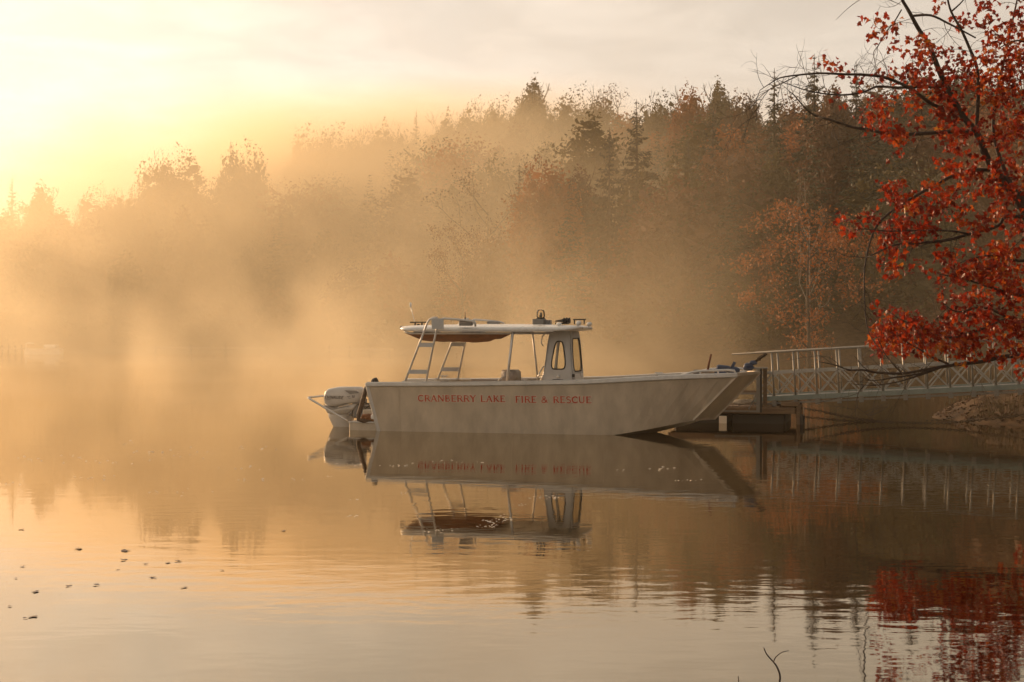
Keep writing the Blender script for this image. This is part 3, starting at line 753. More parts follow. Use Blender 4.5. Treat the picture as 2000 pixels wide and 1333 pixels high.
def build_boat():
    root = thing('rescue_boat', 'grey aluminium fire and rescue boat with a console and white roof afloat on the lake', 'boat', BOAT_AT, YAW)
    fl = lambda v: Vector((v.x, -v.y, v.z))
    # hull: outer skin with an inner skin and floor
    mb = MB(); secs = []
    for u in US:
        g, c, k = hull_sec(u)
        ig = g + Vector((0, -0.05, 0)); ic = Vector((c.x, c.y - 0.05, max(c.z + 0.10, 0.10)))
        secs.append([fl(g), fl(c), k, c, g, ig, ic, fl(ic), fl(ig)])
    mb.loft(secs, cap=True, smooth=False)
    hull = mb.build('hull', M_ALU, root)
    # gunwale extrusion round the top
    for s in (-1, 1):
        rail, lip = MB(), MB()
        rs = []
        for u in US:
            g, c, k = hull_sec(u); y = s * g.y
            o = lambda dy, dz: Vector((g.x, y + s * dy, g.z + dz))
            rs.append([o(-0.11, 0.012), o(-0.11, 0.045), o(0.012, 0.052), o(0.035, 0.036), o(0.035, -0.022), o(0.004, -0.042)])
        rail.loft(rs); rail.build('gunwale', M_TUBE, root)
    # stern posts and transom cap
    for s in (-1, 1):
        g, c, k = hull_sec(0)
        p = MB(); a_ = Vector((g.x - 0.01, s * (g.y - 0.015), g.z + 0.03)); b_ = Vector((c.x - 0.01, s * (c.y - 0.015), c.z))
        p.bar(a_, b_, 0.07, 0.07); p.build('stern_post', M_TUBE, root)
    g, c, k = hull_sec(0)
    MB().box((g.x + 0.02, 0, g.z - 0.20), (0.08, 2 * g.y - 0.1, 0.07)).build('transom_cap', M_ALU, root)
    # the bow: two raked plates that meet in a blunt stem, with a frame on their edges
    g, c, k = hull_sec(1)
    tip, toe = Vector((7.07, 0, 1.115)), Vector((6.25, 0, 0.275))
    gi = Vector((g.x - .02, g.y - .02, g.z)); ci = Vector((c.x - .02, c.y - .02, c.z))
    nb = MB(); nb.add([fl(gi), fl(ci), toe, tip, gi, ci, k - Vector((.03, 0, 0))], [(0, 1, 2, 3), (3, 2, 5, 4), (1, 6, 2), (2, 6, 5), (0, 3, 4)])
    bow = nb.build('bow_plate', M_ALU, root)
    e = MB()
    for s_ in (fl, lambda v: v):
        e.bar(s_(g) + Vector((0, 0, .02)), tip + Vector((0, 0, .02)), 0.06, 0.055); e.bar(s_(c) + Vector((.0, 0, 0.01)), toe, 0.035, 0.04)
        e.bar(s_(c), s_(g), 0.035, 0.035)
    e.bar(toe, tip, 0.05, 0.05)
    e.build('bow_frame', M_ALU, bow)
    # seams pressed along the side
    for s in (-1,):
        ribs = MB()
        for x in (0.42, 2.62, 4.35):
            c = hull_sec(x / 5.95)[1]; g = hull_sec((x + .21) / 6.97)[0]; a_ = c.lerp(g, 0.08); b_ = c.lerp(g, 0.93)
            ribs.bar(Vector((a_.x, s * (a_.y + .001), a_.z)), Vector((b_.x, s * (b_.y + .001), b_.z)), 0.016, 0.008, up=(0, 1, 0))
        tag(ribs.build('weld_seam', M_ALU, hull), kind='stuff')
    # lettering on the near side
    def place(u0):
        def f(u, v, d):
            x = u0 + u; z = 0.577 + v + 0.004 * u
            g, c, k = hull_sec(min(1, (x + 0.10) / 6.6))
            t = (z - c.z) / (g.z - c.z); y = c.y + (g.y - c.y) * t
            return Vector((x, -(y + 0.006 + d), z))
        return f
    for txt, x0, x1 in (('CRANBERRY LAKE', 0.80, 2.52), ('FIRE & RESCUE', 2.70, 4.15)):
        _, w1 = write_letters(txt, place(x0), 0.125)
        xs = (x1 - x0) / w1
        hl, _ = write_letters(txt, place(x0), 0.125, grow=0.05, xs=xs); tag(hl.build('lettering_edge', M_CREAM, hull, fix=False), kind='stuff')
        rl, _ = write_letters(txt, place(x0), 0.125, depth=0.0025, xs=xs); tag(rl.build('lettering', M_RED, hull, fix=False), kind='stuff')
    # ladders up to the roof, one each side; flat treads
    for s in (-1, 1):
        y = s * 1.02
        lad = MB()
        aft = [(0.49, y, 0.90), (0.86, y, 1.82), (0.955, y, 2.06), (1.0, y, 2.125), (1.08, y, 2.155), (1.16, y, 2.16)]
        fwd = [(0.92, y, 0.90), (1.10, y, 1.76), (1.165, y, 2.04), (1.20, y, 2.11), (1.28, y, 2.145), (1.55, y, 2.125), (1.84, y, 2.09), (1.90, y, 2.07), (1.905, y, 1.99)]
        lad.tube(aft, 0.021); lad.tube(fwd, 0.021)
        o = lad.build('ladder', M_TUBE, root)
        for (z0, z1) in ((1.605, 1.685), (1.095, 1.175)):
            xa = lambda z: np.interp(z, [0.90, 1.82], [0.49, 0.86]); xf = lambda z: np.interp(z, [0.90, 1.76], [0.92, 1.10])
            t = MB().prism([(xa(z0), y - .02, z0), (xf(z0), y - .02, z0), (xf(z1), y - .02, z1), (xa(z1), y - .02, z1)], (0, 0.04, 0))
            t.build('tread', M_CONSOLE, o)
        [MB().box((fx_, y, 0.945), (0.07, 0.05, 0.03)).build('foot', M_TUBE, o) for fx_ in (0.49, 0.92)]
        pl = MB(); pl.box((1.17, y + .03 * s, 2.045), (0.24, 0.02, 0.20), bev=0.02); pl.build('roof_bracket', M_CONSOLE, root)
        pl = MB(); pl.box((1.70, y - .06 * s, 2.055), (0.26, 0.10, 0.10), bev=0.015); pl.build('roof_bracket', M_GREY, root)
    # roof
    def roof_outline(n=11):
        x0, x1, hw, r = 0.29, 3.80, 0.95, 0.32
        pts = []
        for (cx, cy, a0) in ((x1 - r, hw - r, 0), (x0 + r, hw - r, 90), (x0 + r, -hw + r, 180), (x1 - r, -hw + r, 270)):
            for i in range(n): 
                a = R(a0 + 90 * i / (n - 1)); pts.append((cx + r * math.cos(a), cy + r * math.sin(a)))
        return pts
    o2 = roof_outline(); cxr, cyr = 2.09, 0.0
    zr = lambda x, y: 2.045 - 0.075 * (y / 0.96) ** 2 - 0.03 * max(0, (abs(x - 2.09) - 1.3)) ** 2
    rings = []
    for (k, dz) in ((0.965, -0.068), (0.99, -0.060), (1.0, -0.036), (0.985, -0.01), (0.90, 0.0), (0.6, 0.0), (0.3, 0.0), (0.02, 0.0)):
        ring = []
        for (x, y) in o2:
            xx, yy = cxr + (x - cxr) * k, y * k
            ring.append(Vector((xx, yy, zr(xx, yy) + dz)))
        rings.append(ring)
    roof = MB().loft(rings, cap=True, smooth=True).build('roof', M_WHITE, root)
    fr = MB()
    for s in (-1, 1):
        fr.tube([(0.42, s * .80, 1.90), (0.55, s * .82, 1.865), (3.35, s * .82, 1.865)], 0.020)
    for x in (0.62, 1.55, 2.55, 3.3): fr.tube([(x, -.82, 1.885), (x, .82, 1.885)], 0.018)
    fr.build('roof_frame', M_TUBE, root)
    ed = MB()
    for s in (-1, 1): ed.box((2.04, s * 0.925, 1.912), (2.7, 0.03, 0.03))
    ed.build('roof_rail', M_TUBE, root)
    # posts
    for s, xb, xt in ((-1, 2.50, 2.60), (1, 2.62, 2.52)):
        MB().tube([(xb, s * .97, 0.92), (xt, s * .90, 1.90)], 0.026 if s < 0 else 0.02).build('roof_post', M_TUBE, root)
    # --- console: a tapered box with windows
    zb, zt = 0.12, 1.90
    def cpt(fx, fy, z):
        """fx 0 aft..1 fore, fy -1 near..1 far"""
        xa = 3.06 + (z - 0.9) * 0.122; xf = 3.665 - (z - 0.9) * 0.075; hy = 0.47 - (z - 0.9) * 0.06
        return Vector((xa + (xf - xa) * fx, hy * fy, z))
    def panel(corner, hole, t):
        """corner(a, b) with a, b in 0..1 gives the outside face; hole is four (a, b); returns the wall with a rounded opening."""
        m = MB(); n = 6
        H_ = [Vector(h) for h in hole]; inner = []
        for i in range(4):
            p0, p1, p2 = H_[i - 1], H_[i], H_[(i + 1) % 4]
            r = 0.30 if i in (0, 1) else 0.22
            d0, d1 = (p0 - p1), (p2 - p1); r0 = min(d0.length * .45, d1.length * .45) * (r / 0.3)
            s0, s1 = p1 + d0.normalized() * r0, p1 + d1.normalized() * r0
            for j in range(n):
                q = j / (n - 1); inner.append(s0 * (1 - q) ** 2 + p1 * 2 * q * (1 - q) + s1 * q * q)
        out = []
        C_ = [Vector((0, 0)), Vector((1, 0)), Vector((1, 1)), Vector((0, 1))]
        for i in range(4):
            a0, a1, a2 = C_[i - 1], C_[i], C_[(i + 1) % 4]
            for j in range(n):
                q = j / (n - 1)
                out.append(a1.lerp(a0, 0.5 - q) if q < 0.5 else a1.lerp(a2, q - 0.5))
        O3 = [corner(p.x, p.y) for p in out]; I3 = [corner(p.x, p.y) for p in inner]
        k = len(O3); t = Vector(t)
        vs = O3 + I3 + [p + t for p in O3] + [p + t for p in I3]
        fs = []
        for i in range(k):
            j = (i + 1) % k
            fs += [(i, j, k + j, k + i), (2 * k + i, 3 * k + i, 3 * k + j, 2 * k + j), (k + i, k + j, 3 * k + j, 3 * k + i), (i, 2 * k + i, 2 * k + j, j)]
        m.add(vs, fs); return m, I3
    con = MB()
    con.box((3.34, 0, 1.895), (0.44, 0.82, 0.03))
    console = con.build('console', M_CONSOLE, root)
    def zmap(b): return zb + (zt - zb) * b
    wins = []
    for s in (-1, 1):
        hole = [(0.20, 0.600), (0.78, 0.600), (0.66, 0.895), (0.33, 0.895)] if s < 0 else [(0.04, 0.50), (0.97, 0.50), (0.96, 0.95), (0.05, 0.95)]
        f = lambda a, b, s=s: cpt(a, s, zmap(b))
        m, I3 = panel(f, hole, (0, -s * 0.03, 0)); m.build('side_panel', M_CONSOLE, console); wins.append((I3, (0, -s * .012, 0)))
    hole = [(0.08, 0.575), (0.93, 0.575), (0.90, 0.925), (0.11, 0.925)]
    f = lambda a, b: cpt(1.0, -1 + 2 * a, zmap(b)) + Vector((0.004, 0, 0))
    m, I3 = panel(f, hole, (-0.03, 0, 0)); m.build('front_panel', M_CONSOLE, console); wins.append((I3, (-.012, 0, 0)))
    hole = [(0.07, 0.50), (0.93, 0.50), (0.93, 0.94), (0.07, 0.94)]
    f = lambda a, b: cpt(0.0, -1 + 2 * a, zmap(b)) - Vector((0.004, 0, 0))
    m, I3 = panel(f, hole, (0.03, 0, 0)); m.build('dash_panel', M_CONSOLE, console)
    for I3, t in wins:
        t = Vector(t)
        w = MB().tube(I3, 0.013, n=6, closed=True).build('window_frame', M_DARK, root)
        p = MB(); p.add([q + t for q in I3], [tuple(range(len(I3)))]); p.build('pane', M_GLASS, w, fix=False)
    # pale locker door on the console front, dark plate for the shade in an arch opening and round light on its near side
    dd = MB(); dd.prism([cpt(1.0, -0.86, z) + Vector((0.010, 0, 0)) if k else cpt(1.0, -0.86, z) + Vector((0.010, 0, 0)) for k, z in ((0, 0.45), (1, 1.10))] + [cpt(1.0, 0.80, 1.10) + Vector((0.010, 0, 0)), cpt(1.0, 0.80, 0.45) + Vector((0.010, 0, 0))], (0.012, 0, 0))
    dd.build('locker_door', M_WHITE, console)
    MB().box(cpt(1.0, -0.98, 1.07) + Vector((0.012, -0.02, 0)), (0.05, 0.05, 0.06), bev=.01).build('hook', M_DARK, console)
    q = bp(1090, 736, -0.475); MB().lathe(q + Vector((0, 0.02, 0)), [(0.0, 0), (0.030, 0.0), (0.028, 0.03), (0.0, 0.038)], n=14, axis=(0, -1, 0)).build('side_light', M_WHITE, console)
    hx = [bp(px_, py_, -0.484) for px_, py_ in ((1075, 752), (1075, 744.5), (1080, 741.5), (1099, 741.5), (1104.5, 744.5), (1104.5, 752))]
    MB().prism(hx, (0, 0.012, 0)).build('arch_opening', M_DARK, console)
    # steering wheel and grab rail aft of the console
    sw = MB(); c0 = Vector((2.93, -0.05, 1.06)); u_, v_ = Vector((0.38, 0, 0.92)), Vector((0, 1, 0))
    sw.tube([c0 + (u_ * math.cos(R(a)) + v_ * math.sin(R(a))) * 0.19 for a in range(0, 360, 18)], 0.013, n=6, closed=True)
    for a in (30, 150, 270): sw.tube([c0 + Vector((.06, 0, -.02)), c0 + (u_ * math.cos(R(a)) + v_ * math.sin(R(a))) * 0.19], 0.009, n=5)
    sw.tube([c0 + Vector((.06, 0, -.02)), (3.06, -0.05, 1.01)], 0.02, n=6)
    sw.build('steering_wheel', M_TUBE, root)
    gr = MB(); gr.tube([(3.10, -.44, 1.86), (3.06, -.47, 1.80), (3.04, -.47, 1.68), (3.08, -.46, 1.62)], 0.012, n=6); gr.build('grab_handle', M_TUBE, console)
    # seat with a curved side rail
    st = MB(); st.box((2.36, -0.15, 0.86), (0.42, 0.50, 0.10), bev=0.04); seat = st.build('seat', M_VINYL, root)
    bk = MB(); bk.loft([[Vector((x0, -0.15 + w, z)) for x0, w in ((2.27, -.25), (2.45, -.27), (2.47, .27), (2.27, .25))] for z, in ((0.93,),)] + [[Vector((2.25, -.41, 1.0)), Vector((2.50, -.42, 1.0)), Vector((2.50, .12, 1.0)), Vector((2.25, .11, 1.0))], [Vector((2.235, -.40, 1.12)), Vector((2.49, -.41, 1.12)), Vector((2.49, .11, 1.12)), Vector((2.235, .10, 1.12))], [Vector((2.25, -.37, 1.165)), Vector((2.45, -.37, 1.165)), Vector((2.45, .07, 1.165)), Vector((2.25, .07, 1.165))]], smooth=True)
    bk.build('backrest', M_VINYL, seat)
    sr = MB(); sr.tube([bp(973, 752, -.42), bp(973.5, 745, -.42), bp(976, 740, -.42), bp(980, 737.5, -.42), bp(986, 736, -.42)], 0.013, n=6); sr.build('armrest', M_TUBE, seat)
    MB().tube([(2.36, -.15, 0.10), (2.36, -.15, 0.84)], 0.05).build('pedestal', M_TUBE, seat)
    # --- roof gear
    b = MB(); b.box(bp(1051, 630, -.30) + Vector((0, .1, 0.0)), (0.22, 0.26, 0.13), bev=.01); base = b.build('beacon_base', M_GALV, root)
    MB().box(bp(1067.5, 631, -.20) + Vector((0, .12, 0)), (0.10, 0.24, 0.11), bev=.01).build('relay_box', M_GREY, root)
    c1 = bp(1056, 624, -.15)
    be = MB(); be.lathe(c1, [(0.085, 0.0), (0.088, 0.02), (0.070, 0.025)], n=16); beacon = be.build('beacon', M_DARK, root)
    MB().lathe(c1 + Vector((0, 0, .025)), [(0.078, 0.0), (0.082, 0.04), (0.076, 0.12), (0.066, 0.15), (0.02, 0.16)], n=16).build('lens', M_LENS, beacon)
    MB().lathe(c1 + Vector((0, 0, .03)), [(0.03, 0.0), (0.032, 0.09), (0.012, 0.10)], n=10).build('lamp', M_GALV, beacon)
    hn = MB()
    for k, (px_, rr_) in enumerate(((1093, .045), (1098, .05), (1103, .048))):
        q = bp(px_ + 1, 627, -0.3 + 0.12 * k); hn.lathe(q, [(rr_ * .3, -0.10), (rr_ * .45, -.02), (rr_ * .7, .05), (rr_ * 1.25, .09)], n=10, axis=(1, -.2, 0.05))
    hn.box(bp(1098, 632, -.2), (0.24, 0.16, 0.03)); hn.build('air_horn', M_DARK, root)
    lr = MB(); lr.box(bp(1132, 624.5, -.2), (0.24, 0.05, 0.025))
    for px_ in (1122, 1141): lr.box(bp(px_, 629, -.2), (0.02, 0.03, 0.09))
    lr.build('light_bar', M_DARK, root)
    for px_, py_, yl, s_ in ((1130, 631.5, -.55, .045), (1151, 633.5, -.1, .04), (1092, 633, -.7, .03)):
        q = bp(px_, py_, yl); l_ = MB(); l_.lathe(q, [(0.4 * s_, -.05), (s_, -.03), (s_, .03), (0.6 * s_, .045)], n=12, axis=(1, -.1, 0)); l_.box(q - Vector((0.01, 0, s_)), (0.03, 0.03, .03)); l_.build('spotlight', M_WHITE, root)
    ab = MB(); ab.box(bp(818, 630, .1), (0.36, 0.05, 0.025))
    for px_ in (811, 824): ab.box(bp(px_, 634.5, .1), (0.02, 0.04, 0.09))
    ab.box(bp(817, 635.5, .1), (.05, .04, .05)); ab.build('light_bar', M_DARK, root)
    MB().box(bp(786, 641, .2), (0.10, 0.06, 0.07), bev=.01).build('stern_light', M_GREY, root)
    an = MB(); q0, q1 = bp(811, 634, .55), bp(802, 599, .55); an.tube([q0, q1], 0.008, n=5); an.lathe(q1, [(0.008, -.02), (0.022, 0.01), (0.024, 0.05), (0.012, 0.08)], n=10); an.build('antenna', M_WHITE, root)
    an = MB(); an.tube([bp(908.5, 628, .4), bp(908.5, 610, .4)], [0.012, 0.005], n=6); an.lathe(bp(908.5, 630, .4), [(0.02, 0), (0.014, .10)], n=8); an.build('antenna', M_DARK, root)
    # --- deck gear fixed to the gunwale
    def cleat(x, y, z, name='cleat'):
        c_ = MB(); c_.box((x, y, z + .035), (0.16, 0.03, 0.022), bev=.008); c_.box((x - .03, y, z + .015), (.025, .03, .04)); c_.box((x + .03, y, z + .015), (.025, .03, .04)); c_.build(name, M_TUBE, root)
    cleat(0.62, 1.06, 0.965); cleat(5.4, -0.98, 1.09); cleat(5.05, .98, 1.06)
    MB().box((6.02, -0.80, 1.155), (0.10, 0.08, 0.10), bev=.01).build('bollard', M_GREY, root)
    for s in (-1, 1):
        br = MB(); br.tube([(5.75, s * .90, 1.10), (5.95, s * .875, 1.155), (6.08, s * .86, 1.18), (6.60, s * .80, 1.20), (6.70, s * .79, 1.19), (6.74, s * .78, 1.12)], 0.02)
        for x in (6.1, 6.42): br.tube([(x, s * (.86 - (x - 6.1) * .1), 1.09), (x, s * (.86 - (x - 6.1) * .1), 1.19)], 0.015, n=6)
        br.build('bow_rail', M_TUBE, root)
    fd = MB(); fd.box((5.9, 0, 1.02), (1.45, 1.40, 0.03)); fd.build('foredeck', M_DECK, root)
    # far side locker edge seen above the gunwale
    MB().box((1.85, 0.80, 0.90), (1.1, 0.34, 0.10), bev=.02).build('bench', M_VINYL, root)
    MB().box((0.45, 0.3, 0.88), (0.7, 1.1, 0.06), bev=.02).build('stern_locker', M_DECK, root)
    # --- outboard bracket, motor, guard and suction hose
    bk = MB(); bk.box((-0.37, -0.72, 0.045), (0.56, 0.46, 0.20), bev=.01); bk.box((-0.37, 0.72, 0.045), (0.56, 0.46, 0.20), bev=.01); bk.box((-0.34, 0, 0.16), (0.5, 0.8, 0.42), bev=.02)
    bk.build('swim_step', M_ALU, root)
    lp = MB(); lp.box((-0.37, -0.72, 0.158), (0.60, 0.49, 0.022)); lp.build('step_tread', M_TUBE, root)
    mo = MB(); W = 0.19
    side = [(-1.43, .76), (-1.22, .80), (-0.80, .80), (-0.70, .745), (-0.68, .62), (-0.74, .50), (-1.05, .455), (-1.30, .40), (-1.44, .405), (-1.52, .47), (-1.535, .60), (-1.50, .71)]
    cx_, cz_ = -1.1, .61; rings = []
    for (yy, k) in ((-W, .80), (-W * .86, .93), (-W * .5, .995), (0, 1.0), (W * .5, .995), (W * .86, .93), (W, .80)):
        rings.append([Vector((cx_ + (x - cx_) * k, yy, cz_ + (z - cz_) * k)) for x, z in side])
    motor = MB().loft(rings, smooth=True).build('outboard_motor', M_MOTOR, root)
    lo = MB(); side2 = [(-1.49, .445), (-1.30, .375), (-1.05, .43), (-0.80, .47), (-0.86, .37), (-1.0, .27), (-1.42, .27), (-1.47, .34)]
    rings = [[Vector((-1.2 + (x + 1.2) * k, yy, .36 + (z - .36) * k)) for x, z in side2] for (yy, k) in ((-.185, .94), (-.17, .985), (0, 1.0), (.17, .985), (.185, .94))]
    lo.loft(rings, smooth=True).build('lower_cowl', M_MOTOR, motor)
    sk = MB(); sk.tube([(-1.50, -.192, .455), (-1.42, -.196, .405), (-1.30, -.196, .385), (-1.05, -.196, .440), (-0.76, -.19, .485)], 0.007, n=5); sk.tube([(-1.49, -.190, .425), (-1.41, -.194, .375), (-1.30, -.194, .357), (-1.10, -.194, .40), (-0.95, -.19, .42)], 0.006, n=5)
    sk.build('cowl_seam', M_GREY, motor)
    leg = MB(); leg.loft([[Vector((x0, -w, z)), Vector(((x0 + x1) / 2, -w * 1.25, z)), Vector((x1, -w, z)), Vector((x1, w, z)), Vector(((x0 + x1) / 2, w * 1.25, z)), Vector((x0, w, z))] for x0, x1, w, z in ((-1.45, -0.92, .11, .30), (-1.42, -0.96, .10, .18), (-1.36, -0.98, .085, .05), (-1.28, -0.98, .07, -.1), (-1.22, -0.98, .06, -.5))], smooth=True)
    leg.build('midsection', M_MOTOR, motor)
    cl = MB(); cl.box((-0.80, 0, .38), (0.22, 0.30, 0.40), bev=.03); cl.box((-0.68, 0, .30), (0.12, 0.42, 0.28), bev=.02); cl.box((-0.95, -.14, .33), (.10, .06, .18), bev=.02); cl.build('clamp_bracket', M_GREY, motor)
    rg = MB()
    for k, (z0, z1, yy) in enumerate(((.52, .62, -.18), (.46, .54, -.26), (.40, .42, -.2), (.34, .50, -.12))):
        rg.tube([(-0.78, yy * .6, z0), (-0.55, yy, z0 - .05), (-0.38, yy * 1.4, z0 + .02), (-0.22, yy * 1.2, z1)], 0.018, n=6)
    tag(rg.build('rigging_cable', M_DARK, motor), kind='stuff')
    fn = MB(); fn.loft([[Vector((-.93, -.205, .66)), Vector((-.74, -.21, .69)), Vector((-.74, -.15, .69)), Vector((-.93, -.15, .66))], [Vector((-1.05, -.2, .735)), Vector((-.80, -.2, .73)), Vector((-.80, -.13, .73)), Vector((-1.05, -.13, .735))]]); fn.build('air_intake', M_GREY, motor)
    pm = lambda u, v, d: Vector((-1.475 + u, -W - 0.008 - d, 0.565 + v - u * 0.02 + .0))
    e1, w1 = write_letters('EVINRUDE', pm, 0.062, serif=False, slant=0.22, heavy=1.1)
    e1, _ = write_letters('EVINRUDE', pm, 0.062, serif=False, slant=0.22, heavy=1.1, xs=0.40 / w1); tag(e1.build('lettering', M_INK, motor, fix=False), kind='stuff')
    pm2 = lambda u, v, d: Vector((-0.90 + u, -W - 0.004 - d, 0.585 + v))
    e2, _ = write_letters('10', pm2, 0.052, serif=False, slant=0.22); tag(e2.build('lettering', M_INK, motor, fix=False), kind='stuff')
    sb = MB(); 
    for (x0, z0, x1, z1, w) in ((-1.00, .60, -.93, .615, .010), (-.98, .575, -.955, .58, .008), (-.945, .57, -.92, .575, .008), (-1.47, .545, -1.455, .548, .008), (-1.44, .542, -1.36, .544, .006)):
        sb.add([(x0, -W - .006, z0), (x1, -W - .006, z1), (x1, -W - .006, z1 + w), (x0, -W - .006, z0 + w)], [(0, 1, 2, 3)])
    tag(sb.build('decal_stripe', M_INK, motor, fix=False), kind='stuff')
    gd = MB(); gd.tube([(-0.80, -.58, .13), (-0.90, -.59, .19), (-1.60, -.60, .565), (-1.66, -.58, .595), (-1.665, -.52, .60), (-1.665, .52, .60), (-1.66, .58, .59), (-1.60, .60, .56), (-0.90, .59, .19), (-0.80, .58, .13)], 0.021, n=8)
    gd.build('motor_guard', M_TUBE, root)
    hs = MB(); hs.tube([(-0.10, -1.02, .93), (-0.20, -1.03, .88), (-0.28, -1.04, .76), (-0.36, -1.03, .52), (-0.43, -1.02, .30), (-0.44, -1.0, .21), (-0.36, -.97, .185), (-0.22, -.92, .20)], 0.044, n=10); hose = hs.build('suction_hose', M_HOSE, root)
    cp = MB(); cp.lathe((-0.235, -1.035, .83), [(0.062, -.07), (0.066, -.05), (0.066, .05), (0.055, .07)], n=14, axis=(.55, 0, 1)); cp.lathe((-0.10, -1.02, .935), [(0.06, -.05), (0.075, -.02), (0.075, .05), (0.05, .06)], n=14, axis=(1, 0, .35)); cp.build('coupling', M_DARK, hose)
    fl_ = MB(); fl_.lathe((-0.26, -.90, .24), [(0.02, -.16), (0.07, -.13), (0.085, 0), (0.07, .13), (0.02, .16)], n=14, axis=(1, .2, 0)); fl_.build('float', M_NET, hose)
    MB().box((-0.10, -1.03, .27), (0.13, 0.09, 0.09), bev=.015).build('trim_tab', M_WHITE, root)
    return root
boat = build_boat()

def boat_thing(name, label, cat, mb, mat):
    """A loose thing carried by the boat: shaped in the boat's frame, top-level, moved to the boat."""
    xs = [v[0] for v in mb.v]; ys = [v[1] for v in mb.v]; zs = [v[2] for v in mb.v]
    c = Vector(((min(xs) + max(xs)) / 2, (min(ys) + max(ys)) / 2, min(zs)))
    mb.v = [tuple(Vector(v) - c) for v in mb.v]
    o = mb.build(name, mat)
    o.matrix_world = Matrix.Translation(BOAT_AT) @ Matrix.Rotation(YAW, 4, 'Z') @ Matrix.Translation(c)
    return tag(o, label, cat)

# storage net slung below the roof
mb = MB(); secs = []
rng = np.random.default_rng(4)
for i in range(17):
    t = i / 16; x = 0.42 + 1.72 * t
    sag = 0.165 * min(1, math.sin(math.pi * min(1, t * 1.6 + .02)) ** 0.5 if t < .31 else 1.0) * (1 if t < .8 else 1 - (t - .8) * 3.2) + rng.normal() * 0.008
    sag = max(0.02, sag)
    sec = []
    for k in range(11):
        y = -0.74 + 1.48 * k / 10; f = 1 - abs(2 * k / 10 - 1) ** 3.5
        sec.append(Vector((x, y, 1.862 - sag * f)))
    sec += [Vector((x, 0.74, 1.868)), Vector((x, -0.74, 1.868))]
    secs.append(sec)
mb.loft(secs, smooth=True)
boat_thing('storage_net', 'sagging orange brown storage net slung under the boat roof', 'net', mb, M_NET)

# blue bundles, anchor and stick on the foredeck
def lump(mb, c, d, seed, n=8, m=12):
    r = np.random.default_rng(seed); secs = []
    for i in range(n + 1):
        a = -math.pi / 2 + math.pi * i / n; sec = []
        for k in range(m):
            t = 2 * math.pi * k / m; j = 1 + 0.16 * math.sin(3 * t + seed) + 0.10 * r.normal()
            sec.append(Vector((c[0] + d[0] * math.cos(a) * math.cos(t) * j, c[1] + d[1] * math.cos(a) * math.sin(t) * j, c[2] + d[2] * (math.sin(a) * (0.75 if a < 0 else 1.0)))))
        secs.append(sec)
    mb.loft(secs, smooth=True)
mb = MB(); lump(mb, (6.33, -.05, 1.125), (.16, .16, .09), 3); mb.box((6.42, 0, 1.21), (.26, .2, .12), Matrix.Rotation(.12, 3, 'Y'), bev=.03); lump(mb, (6.60, .05, 1.16), (.12, .12, .09), 6); lump(mb, (6.18, .0, 1.09), (.12, .13, .06), 9); mb.bar((6.56, 0, 1.2), (6.63, 0, 1.33), .04, .05)
boat_thing('tarpaulin', 'crumpled dark blue tarpaulin heaped on the boat foredeck', 'tarpaulin', mb, M_BLUE)
mb = MB(); lump(mb, (6.86, .10, 1.23), (.10, .09, .09), 14); lump(mb, (6.95, .12, 1.31), (.07, .05, .05), 15)
boat_thing('fender', 'small blue wrapped bundle beside the anchor at the bow tip', 'bundle', mb, M_BLUE)
mb = MB(); a0, a1 = Vector((6.80, .22, 1.21)), bp(1494, 694, .22)
mb.bar(a0, a1, .05, .045); mb.bar(a1 - Vector((.10, -.02, .05)), a1 + Vector((.02, .10, .02)), .05, .03); mb.bar(a1 - Vector((.10, .02, .05)), a1 + Vector((.02, -.10, .02)), .05, .03)
for t in (.3, .5, .7): mb.box(a0.lerp(a1, t), (.07, .07, .06), bev=.01)
boat_thing('anchor', 'dark anchor shank tilted up over the boat bow', 'anchor', mb, M_CHAIN)
mb = MB(); mb.tube([bp(1381, 731, -.3), bp(1385, 708, -.3), bp(1389, 692, -.3)], [.022, .020, .018], n=7)
boat_thing('pole', 'short rusty brown pole standing upright near the bow', 'pole', mb, material('rust', (0.14, 0.05, 0.025), rough=0.8, noise=0.4, nscale=10))
mb = MB()
r_ = np.random.default_rng(8); pts = []
for i in range(60):
    a = i * 0.55; rr = 0.16 - 0.0012 * i; pts.append((6.05 + 0.5 * i / 60 * .3 + rr * math.cos(a) * 1.4, -.55 + rr * math.sin(a), 1.06 + 0.0018 * i + 0.01 * r_.normal()))
mb.tube(pts, 0.012, n=5)
boat_thing('rope_coil', 'loose pale rope coiled on the boat foredeck beside the rail', 'rope', mb, M_ROPE)
mb = MB(); mb.tube([(4.55, -.92, 1.02), (4.6, -.93, 1.045), (4.68, -.92, 1.05), (4.74, -.9, 1.03), (4.9, -.93, 1.04), (5.2, -.93, 1.06), (5.34, -.94, 1.1)], .012, n=5)
boat_thing('mooring_line', 'thin mooring line lying along the boat gunwale', 'rope', mb, M_ROPE)
